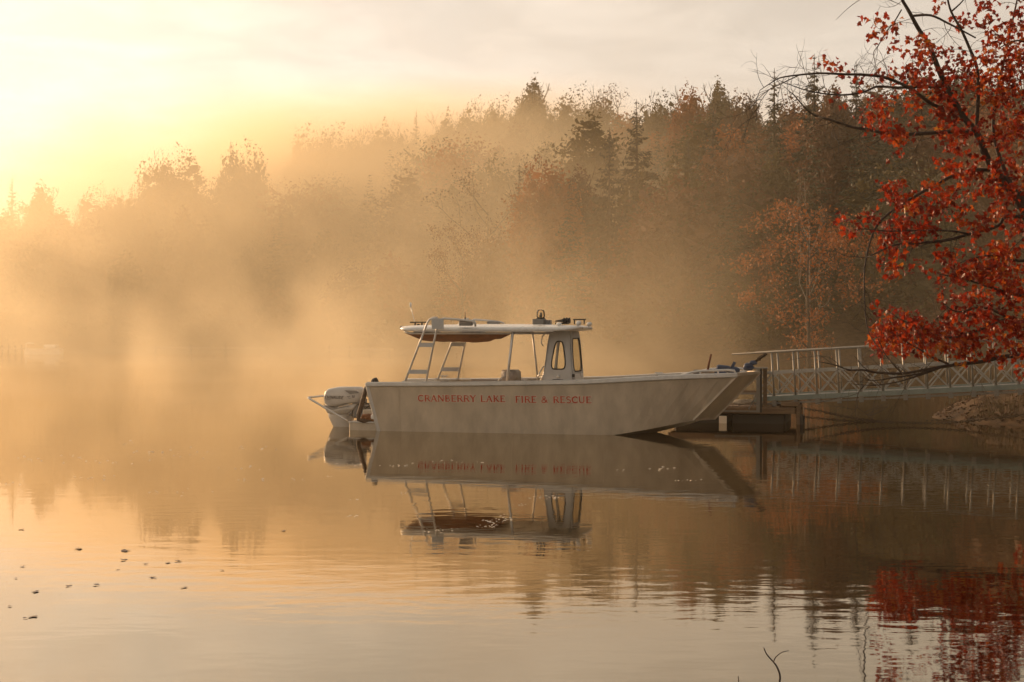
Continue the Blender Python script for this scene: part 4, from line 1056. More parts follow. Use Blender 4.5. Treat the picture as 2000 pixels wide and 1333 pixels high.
# ------------------------------------------------------------------ dock, gangway, chains
DOCK_AT = Vector((5.80, 29.15, 0))          # near right corner at the water
def build_dock():
    root = thing('float_dock', 'low dark timber float dock moored just beyond the boat bow', 'dock', DOCK_AT, YAW)
    L, Wd, zt = 2.6, 1.9, 0.36
    k = 0
    for i in range(18):
        x = -L + 0.02 + i * (L - .04) / 18 + 0.07
        MB().box((x, Wd / 2, zt - .018 + 0.004 * math.sin(i * 2.3)), (0.132, Wd - .04, 0.036), bev=.006).build('plank', M_WOOD, root)
    MB().box((-L / 2, 0.0, zt - .085), (L, 0.05, 0.13), bev=.008).build('fascia_board', M_WOOD, root)
    MB().box((-L / 2, Wd, zt - .085), (L, 0.05, 0.13), bev=.008).build('fascia_board', M_WOOD, root)
    for x in (0.0, -L): MB().box((x, Wd / 2, zt - .085), (0.05, Wd - .06, 0.13), bev=.008).build('fascia_board', M_WOOD, root)
    for x in (-0.75, -1.95): MB().box((x, Wd / 2, 0.0), (1.1, Wd - .16, 0.42), bev=.04).build('float_block', M_DARK, root)
    # bumper piles on the right end
    for y in (0.06, 0.30, 0.56):
        MB().box((0.07, y, 0.12), (0.09, 0.13, 0.60), bev=.02).build('bumper_post', M_WOOD, root)
    MB().box((-0.10, 0.18, zt + .05), (0.36, 0.40, 0.10), bev=.015).build('corner_block', M_WOOD, root)
    MB().box((0.135, 0.10, 0.05), (0.10, 0.22, 0.30), bev=.03).build('bumper_tyre', M_DARK, root)
    # post frame at the boat's end
    def dp(px, py, yl):
        k_ = (px - 1000) / F
        x = (k_ * (DOCK_AT.y + yl * BX.y) - (DOCK_AT.x + yl * BX.x)) / (AX.x - k_ * AX.y)
        Y = DOCK_AT.y + x * AX.y + yl * BX.y
        return Vector((x, yl, H - (py - YH) / F * Y))
    for px_, m_, nm, yl, w in ((1481, M_GALV, 'steel_post', -.04, .07), (1486, M_DARK, 'timber_post', -.02, .05), (1494.5, M_WOOD, 'timber_post', .10, .075)):
        a_, b_ = dp(px_, 806, yl), dp(px_, 720.5, yl)
        MB().box((a_.x, yl, (a_.z + b_.z) / 2), (w, .09, b_.z - a_.z)).build(nm, m_, root)
    a_, b_ = dp(1468, 720.5, 0.0), dp(1499, 720.5, 0.0)
    MB().box(((a_.x + b_.x) / 2, .03, a_.z + .015), (b_.x - a_.x, .22, .03)).build('post_cap', M_GALV, root)
    for y0, yl in ((769, -.04), (803, -.04)):
        a_, b_ = dp(1432 if y0 < 780 else 1396, y0, yl), dp(1478, y0, yl)
        MB().box(((a_.x + b_.x) / 2, yl, a_.z), (b_.x - a_.x, .05, .035)).build('bumper_rail', M_GALV, root)
    a_, b_ = dp(1445, 765, .5), dp(1480, 765, .5)
    MB().box(((a_.x + b_.x) / 2, .5, a_.z), (b_.x - a_.x, .06, .05)).build('bumper_rail', M_WOOD, root)
    br = MB(); br.bar(dp(1462, 800, -.03), dp(1478, 770, -.03), .03, .03); br.build('brace', M_GALV, root)
    a_ = dp(1412, 825, -.04)
    MB().box((a_.x, -.045, .07), (.16, .012, .17), bev=.004).build('reflector', M_CREAM, root)
    return root, dp
dock, dp_ = build_dock()
W2 = lambda v: Matrix.Translation(DOCK_AT) @ Matrix.Rotation(YAW, 4, 'Z') @ Vector(v)

mb = MB(); pts = []
r_ = np.random.default_rng(12)
for i in range(90):
    a = i * .42; rr = .30 - .002 * i + .02 * r_.normal(); pts.append((rr * math.cos(a) * 1.25, rr * .8 * math.sin(a), .014 + .0009 * i + .008 * abs(r_.normal())))
mb.tube(pts, .014, n=5)
o = mb.build('rope_coil', M_ROPE); o.location = W2((-1.1, .75, .36)); tag(o, 'pale rope heaped on the dock planks behind the steel frame', 'rope')
mb = MB(); mb.tube([(-.25, 0, .02), (-.1, .1, .03), (.05, .0, .02), (.2, .12, .03), (.3, 0, .02), (.1, -.14, .025), (-.1, -.1, .02)], .016, n=5)
o = mb.build('rope', M_ROPE); o.location = W2((-.62, .45, .36)); tag(o, 'short slack rope lying at the right of the heaped rope', 'rope')

def build_gangway():
    L, n, sp = 8.3, 19, 0.4365
    slope = 0.060
    G0 = Vector((5.31 - .3 * .966, 29.45 + .3 * .259, 0.50))
    root = thing('gangway', 'aluminium truss gangway rising from the dock to the right bank', 'gangway', G0, YAW)
    root.rotation_euler = (0, -math.atan(slope), YAW)
    Wg, hp, hm = 1.55, 0.955, 0.52
    MB().box((L / 2, Wg / 2, 0.0), (L, Wg - .10, .03)).build('deck', M_DECK, root)
    for y in (0.0, Wg):
        MB().box((L / 2, y, -.005), (L, .06, .10)).build('side_beam', M_TEAL, root)
        MB().box((L / 2, y + .01, -.105), (L, .05, .04)).build('lower_chord', M_GALV, root)
    MB().tube([(-.40, 0, hp), (L, 0, hp)], .021, n=8).build('handrail', M_GALV, root)
    MB().tube([(-.05, Wg, hp), (L, Wg, hp)], .021, n=8).build('handrail', M_GALV, root)
    for y in (0.0, Wg): MB().box((L / 2, y, hm), (L, .035, .045)).build('mid_rail', M_TRUSS, root)
    post = MB().tube([(0, 0, -.11), (0, 0, hp)], .021, n=10).mesh('post', M_GALV)
    brace = {}
    for sgn in (1, -1):
        z0, z1 = (.05, hm - .02) if sgn > 0 else (hm - .02, .05)
        brace[sgn] = MB().bar((0.02, 0, z0), (sp - .02, 0, z1), 0.034, 0.028).mesh('brace', M_TRUSS)
    beam = MB().box((0, Wg / 2, -.075), (.05, Wg - .06, .07)).mesh('cross_beam', M_GALV)
    gus = MB().box((0, 0, -.10), (.09, .075, .13)).mesh('bracket', M_GALV)
    for i in range(n):
        x = 0.42 + i * sp
        if x > L: break
        for y in (0.0, Wg):
            p = link('post', post, root); p.location = (x, y, 0)
        q = link('cross_beam', beam, root); q.location = (x, 0, 0)
        q = link('bracket', gus, root); q.location = (x, -.015, 0)
    for i in range(-1, n - 1):
        x = 0.42 + i * sp
        if x + sp > L: break
        for y, off in ((0.0, .025), (Wg, .025)):
            for sgn in (1, -1):
                b_ = link('brace', brace[sgn], root); b_.location = (x, y + off * sgn * .7, 0)
    return root
gangway = build_gangway()

def chain(name, pts, label, spacing=.05):
    """Real links threaded along a curve."""
    P = [Vector(p) for p in pts]
    # resample a smooth curve
    fine = []
    for i in range(len(P) - 1):
        p0, p1, p2, p3 = P[max(i - 1, 0)], P[i], P[i + 1], P[min(i + 2, len(P) - 1)]
        for k in range(24):
            t = k / 24
            fine.append(.5 * ((2 * p1) + (-p0 + p2) * t + (2 * p0 - 5 * p1 + 4 * p2 - p3) * t * t + (-p0 + 3 * p1 - 3 * p2 + p3) * t ** 3))
    fine.append(P[-1])
    mb, acc, flip = MB(), 0.0, False
    base = fine[0].copy()
    for i in range(len(fine) - 1):
        acc += (fine[i + 1] - fine[i]).length
        if acc >= spacing:
            acc = 0; d = (fine[i + 1] - fine[i]).normalized(); u = d.cross(Vector((0, 0, 1))).normalized(); w = u.cross(d)
            side = u if flip else w; flip = not flip
            c = fine[i] - base
            mb.tube([c + d * (.040 * math.cos(R(a))) + side * (.021 * math.sin(R(a))) for a in range(0, 360, 45)], .0095, n=4, closed=True)
    o = mb.build(name, M_CHAIN, fix=False); o.location = base
    return tag(o, label, 'chain', 'chains from the dock to the bank')
c0 = W2((.12, .10, .33)); c1 = W2((.12, .30, .14))
chain('mooring_chain', [c0, at(1600, 803, 29.1), at(1660, 816, 29.0), at(1720, 824, 28.9), at(1780, 826.5, 28.8), at(1850, 826, 28.6), at(1920, 820, 28.5), at(2010, 808, 28.4), at(2120, 785, 28.3)], 'rusty chain leaving the top of the dock corner and sagging steeply')
chain('mooring_chain', [c1, at(1600, 817.5, 29.6), at(1660, 823, 29.8), at(1730, 826, 30.0), at(1800, 824, 30.4), at(1860, 817, 30.9), at(1920, 806, 31.4), at(1990, 792, 32)], 'rusty chain leaving low on the dock corner and lying just above water')
mb = MB(); mb.tube([Vector((0, 0, .02)), Vector((0.005, 0, .25)), Vector((0, 0, .36))], .012, n=5)
o = mb.build('dock_rope', M_ROPE); o.location = W2((.17, .02, 0)); tag(o, 'thin rope hanging straight down the right end of the dock', 'rope')

# ------------------------------------------------------------------ far shore bits in the mist
M_SHED = material('pale_clapboard', (0.42, 0.34, 0.28), rough=0.8, noise=0.2, nscale=3)
M_REDSHED = material('red_boards', (0.26, 0.07, 0.045), rough=0.85, noise=0.25, nscale=3)
M_ROOF = material('grey_shingle', (0.40, 0.37, 0.34), rough=0.8, noise=0.25, nscale=4)
def house(name, label, px0, px1, ytop, Y, wall, roof_m, depth=5.0, wall_h=2.4):
    a, b = at(px0, ytop, Y), at(px1, ytop, Y)
    w = b.x - a.x; g = gz((a.x + b.x) / 2, Y)
    z0 = min(g, 1.2); hh = a.z - z0
    root = thing(name, label, 'building', ((a.x + b.x) / 2, Y + depth / 2, z0), R(-6))
    wh = hh * .62
    wl_ = MB().box((0, 0, wh / 2 - .4), (w * .92, depth, wh + .8)).build('wall', wall, root)
    rf = MB(); rf.add([(-w / 2, -depth / 2 - .4, wh - .05), (w / 2, -depth / 2 - .4, wh - .05), (w / 2, 0, hh), (-w / 2, 0, hh), (-w / 2, depth / 2 + .4, wh - .05), (w / 2, depth / 2 + .4, wh - .05)], [(0, 1, 2, 3), (3, 2, 5, 4), (0, 3, 4), (1, 5, 2), (0, 4, 5, 1)])
    rf.build('roof', roof_m, root)
    for i in range(2):
        x = w * (-.26 + .5 * i)
        fr_ = MB().box((x, -depth / 2 - .02, wh * .55), (w * .16, .06, wh * .40)).build('window', M_SHED, root)
        MB().box((x, -depth / 2 - .055, wh * .55), (w * .12, .02, wh * .32)).build('pane', M_DARK, fr_)
    MB().box((w * .36, -depth / 2 - .03, wh * .40), (w * .12, .06, wh * .8)).build('door', M_WOOD, root)
    return root
house('boathouse', 'faint reddish boathouse on the far shore left of the boat roof', 722, 800, 614, 143.5, M_REDSHED, M_ROOF)
house('cabin', 'barely visible pale cabin roof in the mist on the far left shore', 444, 492, 617, 158, M_SHED, M_ROOF, 4.5)
def far_dock(name, label, px0, px1, Y, z):
    a, b = at(px0, 690, Y), at(px1, 690, Y); w = b.x - a.x
    root = thing(name, label, 'dock', ((a.x + b.x) / 2, Y, 0))
    MB().box((0, 0, z), (w, 1.8, .16)).build('deck', M_SHED, root)
    for i in range(4): 
        MB().tube([(w * (-.46 + .92 * i / 3), -.8, -1.0), (w * (-.46 + .92 * i / 3), -.8, z + .35)], .09, n=6).build('pile', M_WOOD, root)
    return root
far_dock('jetty', 'long thin jetty line across the misty water at far left', 300, 520, 141, .55)
far_dock('jetty', 'short pale jetty behind the moored far boat at left edge', 8, 50, 140, .5)
far_dock('jetty', 'faint jetty on the far shore in front of the boathouse', 640, 770, 134, .5)
def far_boat():
    a, b = at(50, 690, 136), at(120, 690, 136); L = b.x - a.x
    root = thing('motor_boat', 'tiny white motor boat moored on the far left shore in mist', 'boat', ((a.x + b.x) / 2, 136, 0))
    MB().loft([[Vector((x, -w, .55)), Vector((x, -w * .8, -.1)), Vector((x, w * .8, -.1)), Vector((x, w, .55))] for x, w in ((-L / 2, .5), (-L / 4, .8), (L / 4, .8), (L / 2, .7))]).build('hull', M_WHITE, root)
    MB().box((L * .22, 0, .75), (L * .34, 1.2, .36), bev=.1).build('cabin', M_WHITE, root)
    MB().tube([(-L * .46, -.3, .5), (-L * .46, -.3, 1.0), (-L * .40, -.3, 1.08), (-L * .25, -.3, 1.05)], .06, n=6).build('rail', M_WHITE, root)
far_boat()
# ------------------------------------------------------------------ the red maple on the near bank
def leaf_material():
    m = bpy.data.materials.new('maple_leaves'); m.use_nodes = True
    n, l = m.node_tree.nodes, m.node_tree.links
    b = n['Principled BSDF']; b.inputs['Roughness'].default_value = 0.42; b.inputs['Specular IOR Level'].default_value = 0.45
    g = n.new('ShaderNodeNewGeometry')
    oi = n.new('ShaderNodeObjectInfo')
    def noise(scale, detail):
        t = n.new('ShaderNodeTexNoise'); t.inputs['Scale'].default_value = scale; t.inputs['Detail'].default_value = detail
        l.new(g.outputs['Position'], t.inputs['Vector']); return t.outputs['Fac']
    def ramp(x, stops):
        r = n.new('ShaderNodeValToRGB'); e = r.color_ramp.elements
        while len(e) < len(stops): e.new(0.5)
        for k, (p, c) in zip(e, stops): k.position = p; k.color = (*c, 1)
        l.new(x, r.inputs[0]); return r.outputs[0]
    # every leaf its own shade (random per island), the whole crown drifting from orange to crimson
    isl = g.outputs['Random Per Island']
    ad = n.new('ShaderNodeMath'); ad.operation = 'MULTIPLY_ADD'; ad.inputs[1].default_value = 0.55
    ofs = n.new('ShaderNodeMath'); ofs.operation = 'MULTIPLY_ADD'; ofs.inputs[1].default_value = 1.1; ofs.inputs[2].default_value = -0.33
    l.new(noise(1.1, 2), ofs.inputs[0]); l.new(isl, ad.inputs[0]); l.new(ofs.outputs[0], ad.inputs[2])
    col = ramp(ad.outputs[0], [(0.0, (0.05, 0.012, 0.007)), (0.26, (0.18, 0.015, 0.006)), (0.56, (0.32, 0.032, 0.008)), (0.79, (0.42, 0.095, 0.013)), (1.0, (0.40, 0.18, 0.026))])
    l.new(col, b.inputs['Base Color'])
    tr = n.new('ShaderNodeBsdfTranslucent'); l.new(col, tr.inputs['Color'])
    mx = n.new('ShaderNodeMixShader'); mx.inputs[0].default_value = 0.54
    l.new(b.outputs[0], mx.inputs[1]); l.new(tr.outputs[0], mx.inputs[2]); l.new(mx.outputs[0], n['Material Output'].inputs['Surface'])
    return m
M_MAPLE = leaf_material()
M_MBARK = material('maple_bark', (0.060, 0.044, 0.034), rough=0.85, noise=0.4, nscale=7, bump=0.7, bscale=30, stretch=(1, 1, .35))

# one maple leaf, 1 unit across: five pointed lobes, slightly cupped, stem at the origin
LOBES = [(0.0, -.02), (.10, .03), (.34, -.02), (.27, .14), (.50, .24), (.40, .31), (.47, .50), (.30, .44), (.24, .50), (.17, .62), (.09, .70), (0.0, .98)]
OUT = LOBES + [(-x, y) for x, y in LOBES[-2:0:-1]]
def leaf_local(curl, fold):
    c = Vector((0, .36, 0)); vs = [Vector((0, .36, -0.02))]
    for x, y in OUT:
        vs.append(Vector((x * (1 - fold * .25), y, fold * abs(x) * .7 + curl * ((y - .4) ** 2) * -.5 - .03 * math.sin(9 * x + 5 * y))))
    return np.array(vs)
NL = len(OUT)
LEAF_F = np.array([(0, i + 1, (i + 1) % NL + 1) for i in range(NL)])
LEAF_V = [leaf_local(c, f) for c, f in ((.3, .2), (.9, .5), (-.4, .7), (.6, -.3), (1.2, .9))]

MAPLE_RNG = np.random.default_rng(2024)
def smooth_path(P, k=5):
    out = []
    for i in range(len(P) - 1):
        p0, p1, p2, p3 = P[max(i - 1, 0)], P[i], P[i + 1], P[min(i + 2, len(P) - 1)]
        for j in range(k):
            t = j / k
            out.append(.5 * ((2 * p1) + (-p0 + p2) * t + (2 * p0 - 5 * p1 + 4 * p2 - p3) * t * t + (-p0 + 3 * p1 - 3 * p2 + p3) * t ** 3))
    out.append(P[-1]); return out

def build_maple():
    rng = MAPLE_RNG
    base = at(2185, 862, 20.2); base.z = gz(base.x, base.y)
    root = thing('maple_tree', 'red autumn maple leaning in from the right bank with bare twigs', 'tree', base)
    def rel(pts): return [p - base for p in pts]
    def path(px, Y0, Y1, k=5):
        n = len(px); return smooth_path([at(x, y, Y0 + (Y1 - Y0) * i / (n - 1)) for i, (x, y) in enumerate(px)], k)
    tk = MB()
    main = [base + Vector((.05, 0, -.3)), base + Vector((0, 0, .35))] + [at(x, y, 20.1) for x, y in ((2150, 740), (2100, 600), (2040, 480))] + [at(x, y, 20.0 - .25 * i / 3) for i, (x, y) in enumerate(((1994, 396), (1955, 351), (1928, 312), (1907, 261), (1880, 228), (1850, 174), (1832, 135), (1814, 90), (1793, 57), (1775, 24), (1758, -6), (1735, -60), (1718, -130), (1700, -230)))]
    m2 = smooth_path(main, 5); rad = np.interp(np.linspace(0, 1, len(m2)), [0, .10, .3, .38, .7, 1], [.20, .15, .090, .052, .030, .008])
    tk.tube(rel(m2), list(rad), n=10)
    tk.build('trunk', M_MBARK, root)
    side2 = [at(x, y, 20.4) for x, y in ((2100, 600), (2110, 420), (2090, 250), (2060, 80), (2040, -90), (2010, -260))]
    lm = MB(); q = smooth_path(side2, 5); lm.tube(rel(q), list(np.linspace(.10, .012, len(q))), n=8); lm.build('limb', M_MBARK, root)
    B = [  # pixel path, depths, radii
     ([(1907, 262), (1908, 222), (1910, 180), (1907, 132), (1892, 93), (1877, 60), (1857, 24), (1848, -10), (1835, -70)], 19.8, 19.2, .032, .010),
     ([(1783, 32), (1817, 31), (1850, 46), (1877, 60), (1905, 75)], 19.7, 19.4, .018, .010),
     ([(1857, 24), (1880, 2), (1900, -30)], 19.3, 19.0, .014, .006),
     ([(1847, 171), (1810, 170), (1778, 171), (1748, 172), (1712, 170), (1688, 180), (1652, 186), (1610, 184), (1574, 177), (1547, 168)], 19.8, 18.4, .024, .006),
     ([(1880, 228), (1820, 204), (1778, 174), (1730, 153), (1688, 147), (1649, 146), (1604, 144), (1562, 147), (1523, 153), (1502, 165), (1484, 177)], 19.8, 18.0, .028, .004),
     ([(1562, 147), (1526, 164), (1496, 180), (1472, 204), (1462, 213)], 18.5, 18.0, .008, .003),
     ([(1500, 178), (1484, 201), (1478, 216), (1476, 237)], 18.2, 18.0, .005, .002),
     ([(1907, 261), (1860, 258), (1820, 260), (1748, 264), (1700, 255), (1664, 249), (1628, 237), (1589, 225), (1568, 207), (1550, 186), (1541, 180)], 19.8, 18.8, .030, .005),
     ([(1940, 333), (1901, 333), (1865, 342), (1815, 368), (1772, 393), (1735, 418), (1714, 439), (1701, 467), (1692, 504), (1688, 535), (1689, 596), (1695, 645), (1711, 673), (1730, 700)], 19.9, 18.6, .026, .004),
     ([(2060, 424), (2000, 424), (1963, 424), (1948, 442), (1892, 458), (1846, 470), (1785, 476), (1748, 479), (1711, 495), (1692, 504)], 20.1, 18.8, .030, .008),
     ([(1892, 458), (1860, 452), (1810, 450), (1740, 452), (1690, 448), (1665, 450)], 19.4, 18.7, .014, .004),
     ([(1692, 504), (1670, 502), (1650, 500), (1632, 490), (1626, 480)], 18.8, 18.6, .006, .002),
     ([(1688, 520), (1681, 545), (1678, 575), (1684, 600)], 18.8, 18.7, .004, .002),
     ([(1785, 476), (1776, 500), (1772, 522)], 19.0, 18.9, .008, .003),
     ([(2120, 690), (2060, 694), (2000, 696), (1961, 697), (1922, 706), (1883, 711), (1839, 717), (1805, 723), (1761, 730), (1714, 728), (1685, 723), (1659, 723), (1636, 715), (1620, 711), (1600, 707)], 20.2, 18.8, .036, .005),
     ([(1839, 718), (1792, 731), (1740, 739), (1709, 744), (1690, 742)], 19.4, 18.9, .018, .004),
     ([(1831, 721), (1779, 739), (1740, 749), (1704, 753), (1662, 750)], 19.4, 18.9, .016, .004),
     ([(1688, 754), (1678, 765), (1674, 780), (1674, 796), (1662, 812)], 19.0, 18.9, .007, .003),
     ([(1674, 796), (1688, 806), (1701, 813)], 18.9, 18.9, .004, .002),
     ([(1852, 711), (1818, 697), (1800, 685), (1770, 668)], 19.5, 19.1, .016, .007),
     ([(1761, 729), (1743, 710), (1727, 689), (1716, 665), (1708, 655)], 19.2, 18.9, .012, .004),
     ([(1700, 726), (1685, 716), (1675, 703), (1668, 695)], 19.0, 18.9, .007, .003),
     ([(1640, 716), (1630, 705), (1618, 698)], 18.9, 18.8, .005, .002),
     ([(2110, 560), (2040, 580), (1980, 575), (1930, 560), (1880, 545), (1830, 535)], 20.3, 19.4, .034, .006),
     ([(2110, 640), (2040, 640), (1970, 620), (1920, 600), (1870, 610), (1840, 590)], 20.3, 19.4, .034, .006),
     ([(1970, 620), (1900, 650), (1850, 660), (1800, 640), (1760, 625), (1725, 600)], 19.9, 19.2, .018, .005),
     ([(2040, 480), (2000, 510), (1950, 500), (1900, 505), (1860, 520)], 20.2, 19.6, .026, .006),
     ([(1994, 396), (1960, 330), (1940, 260), (1945, 190), (1960, 120), (1975, 50), (1990, -20)], 20.1, 20.2, .034, .010),
     ([(2090, 260), (2030, 240), (1990, 250), (1960, 270)], 20.3, 19.7, .024, .006),
     ([(2065, 100), (2020, 90), (1985, 80), (1950, 95)], 20.3, 19.8, .022, .006),
     ([(1760, 20), (1745, 45), (1729, 65), (1716, 88), (1706, 103), (1708, 120), (1712, 140)], 19.7, 19.3, .010, .003),
     ([(1684, -3), (1662, 12), (1642, 30), (1632, 40)], 19.4, 19.2, .005, .002),
     ([(1700, -40), (1720, -10), (1735, 0), (1758, 10)], 19.3, 19.6, .008, .004),
     ([(2000, 463), (1985, 478), (1975, 486)], 19.6, 19.5, .008, .003),
    ]
    tipstuff = []
    for (px, y0, y1, r0, r1) in B:
        q = path(px, y0, y1, 4)
        b = MB(); b.tube(rel(q), list(np.linspace(r0, r1, len(q))), n=6 if r0 < .02 else 8); b.build('branch', M_MBARK, root)
        tipstuff.append((q, r0, r1))
    # fine bare twigs joined into one part
    tw = MB(); starts = []
    def twig(p, d, L, r, lvl):
        n = 6; pts = [p]; dd = Vector(d)
        bend = Vector(rng.normal(size=3)) * .16 + Vector((0, 0, -.05))
        for i in range(n):
            dd = (dd + bend + Vector(rng.normal(size=3)) * .08).normalized(); pts.append(pts[-1] + dd * L / n)
        tw.tube(rel(pts), [r * (1 - .7 * i / n) for i in range(n + 1)], n=3, cap=False)
        starts.append(pts)
        if lvl > 0:
            for i in (2, 3, 4, 5):
                if rng.random() < .75:
                    s = Vector(rng.normal(size=3)) * .6; twig(pts[i], (dd + s).normalized(), L * rng.uniform(.35, .6), r * .6, lvl - 1)
    for qi, (q, r0, r1) in enumerate(tipstuff):
        for i in range(3, len(q)):
            dens = .62 if qi in (3, 4, 7) else .32
            if rng.random() < dens:
                d = (q[min(i + 1, len(q) - 1)] - q[i - 1]).normalized()
                side = Vector(rng.normal(size=3)); side -= d * side.dot(d); side.normalize(); side.y *= .6
                twig(q[i], (d * .7 + side * .9 + Vector((0, 0, .05))).normalized(), rng.uniform(.28, .75), max(.0044, min(.006, r1)), 1)
    for i in range(40, len(m2), 2):
        if rng.random() < .75:
            side = Vector(rng.normal(size=3)); side.y *= .5; side.normalize(); twig(m2[i], side, rng.uniform(.4, .9), .005, 1)
    tag(tw.build('twigs', M_MBARK, root, fix=False), kind='stuff')
    # leaves hang in clusters: centre, spread (photo pixels at their depth), how many
    CL = [(1692, 40, 22, 8, 8), (1716, 35, 10, 8, 7), (1704, 60, 8, 6, 7), (1694, 80, 8, 8, 9), (1742, 88, 16, 14, 18), (1758, 56, 12, 10, 12), (1790, 75, 18, 14, 22), (1736, 64, 8, 6, 6), (1822, 20, 16, 10, 14), (1872, 40, 20, 16, 30),
     (1800, 112, 28, 36, 95), (1915, 22, 32, 24, 75), (1960, 85, 40, 36, 170), (1985, 40, 18, 28, 45), (1975, 140, 36, 40, 170), (1905, 150, 44, 40, 150), (1850, 115, 24, 24, 40), (1612, 113, 9, 7, 7), (1626, 122, 8, 10, 10), (1643, 136, 10, 8, 16), (1672, 158, 10, 7, 10), (1740, 146, 30, 10, 40), (1780, 150, 30, 18, 60), (1850, 165, 50, 30, 160),
     (1745, 195, 36, 18, 70), (1830, 205, 50, 28, 150), (1637, 198, 7, 5, 7), (1690, 222, 16, 14, 26), (1715, 240, 24, 18, 48), (1740, 258, 40, 12, 60), (1765, 272, 26, 8, 24), (1752, 298, 12, 5, 9), (1960, 215, 45, 60, 300), (1980, 270, 28, 40, 150), (1880, 320, 40, 28, 130), (1860, 285, 30, 18, 50), (1850, 250, 50, 20, 60),
     (1750, 378, 18, 26, 85), (1785, 398, 34, 20, 80), (1850, 400, 55, 26, 140), (1930, 390, 46, 28, 150), (1965, 350, 34, 36, 130), (1845, 355, 30, 12, 25), (1656, 436, 12, 10, 18), (1672, 446, 20, 10, 26), (1698, 432, 18, 10, 34), (1722, 450, 26, 26, 60), (1762, 466, 36, 16, 90), (1812, 452, 46, 18, 80), (1880, 430, 55, 20, 90), (1730, 520, 18, 14, 24), (1757, 528, 14, 9, 18), (1800, 516, 12, 6, 14), (1745, 490, 20, 10, 24),
     (1900, 510, 60, 34, 290), (1970, 470, 34, 54, 190), (1865, 545, 34, 18, 75), (1960, 560, 44, 44, 280), (1838, 590, 14, 20, 20), (1885, 620, 44, 34, 190), (1960, 640, 44, 44, 300), (1724, 606, 9, 8, 10), (1716, 636, 10, 14, 30), (1724, 668, 18, 22, 90), (1770, 640, 44, 26, 200), (1765, 672, 46, 16, 150), (1825, 655, 36, 30, 200), (1870, 672, 46, 22, 150), (1930, 690, 50, 12, 60), (1900, 575, 30, 16, 60), (1955, 712, 14, 6, 10), (1880, 705, 12, 4, 7),
     (2030, 120, 50, 120, 260), (2060, 360, 50, 120, 260), (2050, 560, 60, 90, 260), (2130, 250, 70, 170, 260), (2140, 500, 70, 120, 220), (1900, -60, 130, 50, 160), (2050, -100, 100, 80, 260), (2230, 300, 80, 180, 240), (2000, 700, 60, 30, 60)]
    P, Sz = [], []
    for (cx, cy, rx, ry, cnt) in CL:
        yc = 19.5 + rng.normal() * .25 + (.5 if cx > 2000 else 0)
        sub = max(1, cnt // 9)
        cen = [(cx + float(np.clip(rng.normal(), -1.5, 1.5)) * rx * .62, cy + float(np.clip(rng.normal(), -1.5, 1.5)) * ry * .62, yc + rng.normal() * .45) for _ in range(sub)]
        for _ in range(int(cnt * 1.05)):
            a = cen[rng.integers(sub)]
            P.append(at(a[0] + float(np.clip(rng.normal(), -1.7, 1.7)) * 11, a[1] + float(np.clip(rng.normal(), -1.7, 1.7)) * 9, a[2] + rng.normal() * .07)); Sz.append(rng.uniform(.058, .108))
    n = len(P); vis = []
    Vs = np.zeros((n, NL + 1, 3)); rots = []
    for i in range(n):
        t = Vector(rng.normal(size=3) * .55) + Vector((0, 0, -.55)); t.normalize()            # the blade hangs from its stem
        nn = Vector(rng.normal(size=3)); nn.y += -.4; nn -= t * nn.dot(t); nn.normalize(); s = t.cross(nn)
        M = Matrix((s, t, nn)).transposed()
        rots.append(M)
        Vs[i] = (LEAF_V[i % 5] * Sz[i]) @ np.array(M).T + np.array(P[i] - base)
    # the 300 that show largest are leaves of their own
    key = []
    for i in range(n):
        px = 1000 + P[i].x / P[i].y * F; py = YH - (P[i].z - H) / P[i].y * F
        inside = 0 < px < 1990 and 5 < py < 1330
        facing = abs(rots[i].col[2].dot((P[i] - Vector((0, 0, H))).normalized()))
        key.append(Sz[i] * facing / P[i].y if inside else -1)
    order = np.argsort(key)[::-1]; big = order[:300]; rest = order[300:]
    meshes = []
    for k in range(5):
        me = bpy.data.meshes.new('leaf'); me.from_pydata([tuple(v) for v in LEAF_V[k]], [], [tuple(int(q) for q in f) for f in LEAF_F]); me.materials.append(M_MAPLE); me.update(); meshes.append(me)
    for i in big:
        o = link('leaf', meshes[i % 5], root)
        o.matrix_local = Matrix.Translation(P[i] - base) @ (rots[i].to_4x4() @ Matrix.Scale(Sz[i], 4))
    V = Vs[rest].reshape(-1, 3)
    Fc = (LEAF_F[None] + (np.arange(len(rest)) * (NL + 1))[:, None, None]).reshape(-1, 3)
    tag(np_object('foliage', V, Fc, M_MAPLE, root), kind='stuff')
    print('maple leaves', n)
build_maple()

# ------------------------------------------------------------------ near bank: stones, dead leaves and grass
rng = np.random.default_rng(5)
M_LITTER = material('leaf_litter', (0.10, 0.05, 0.024), rough=0.85, noise=0.5, nscale=6)
M_GRASS = material('dry_grass', (0.085, 0.060, 0.028), rough=0.8, noise=0.4, nscale=5, trans=.3)
xs, ys = rng.uniform(9, 18, 26000), rng.uniform(19, 38, 26000)
d = shore_dist(xs, ys); k = d > 0.05; xs, ys = xs[k], ys[k]; zs = ground_z(xs, ys)
V, Fc = cards(rng, np.stack([xs, ys, zs + .015], 1), .07, up_bias=.75, aspect=.7)
tag(np_object('fallen_leaves', V, Fc, M_LITTER), kind='stuff')
m_ = 22000
xs, ys = rng.uniform(9, 17, m_), rng.uniform(20, 37, m_); d = shore_dist(xs, ys)
cl = np.sin(xs * 2.3) * np.sin(ys * 1.9 + xs) + .6 * np.sin(xs * 5.1 + ys * 3)
k = (d > 0.15) & (cl > -.1 + rng.random(m_) * .8); xs, ys = xs[k], ys[k]; zs = ground_z(xs, ys); m_ = len(xs)
hh = rng.uniform(.08, .36, m_); ln = rng.normal(size=(m_, 2)) * .09; az = rng.uniform(0, 6.28, m_)
bx_, by_ = np.cos(az) * .009, np.sin(az) * .009
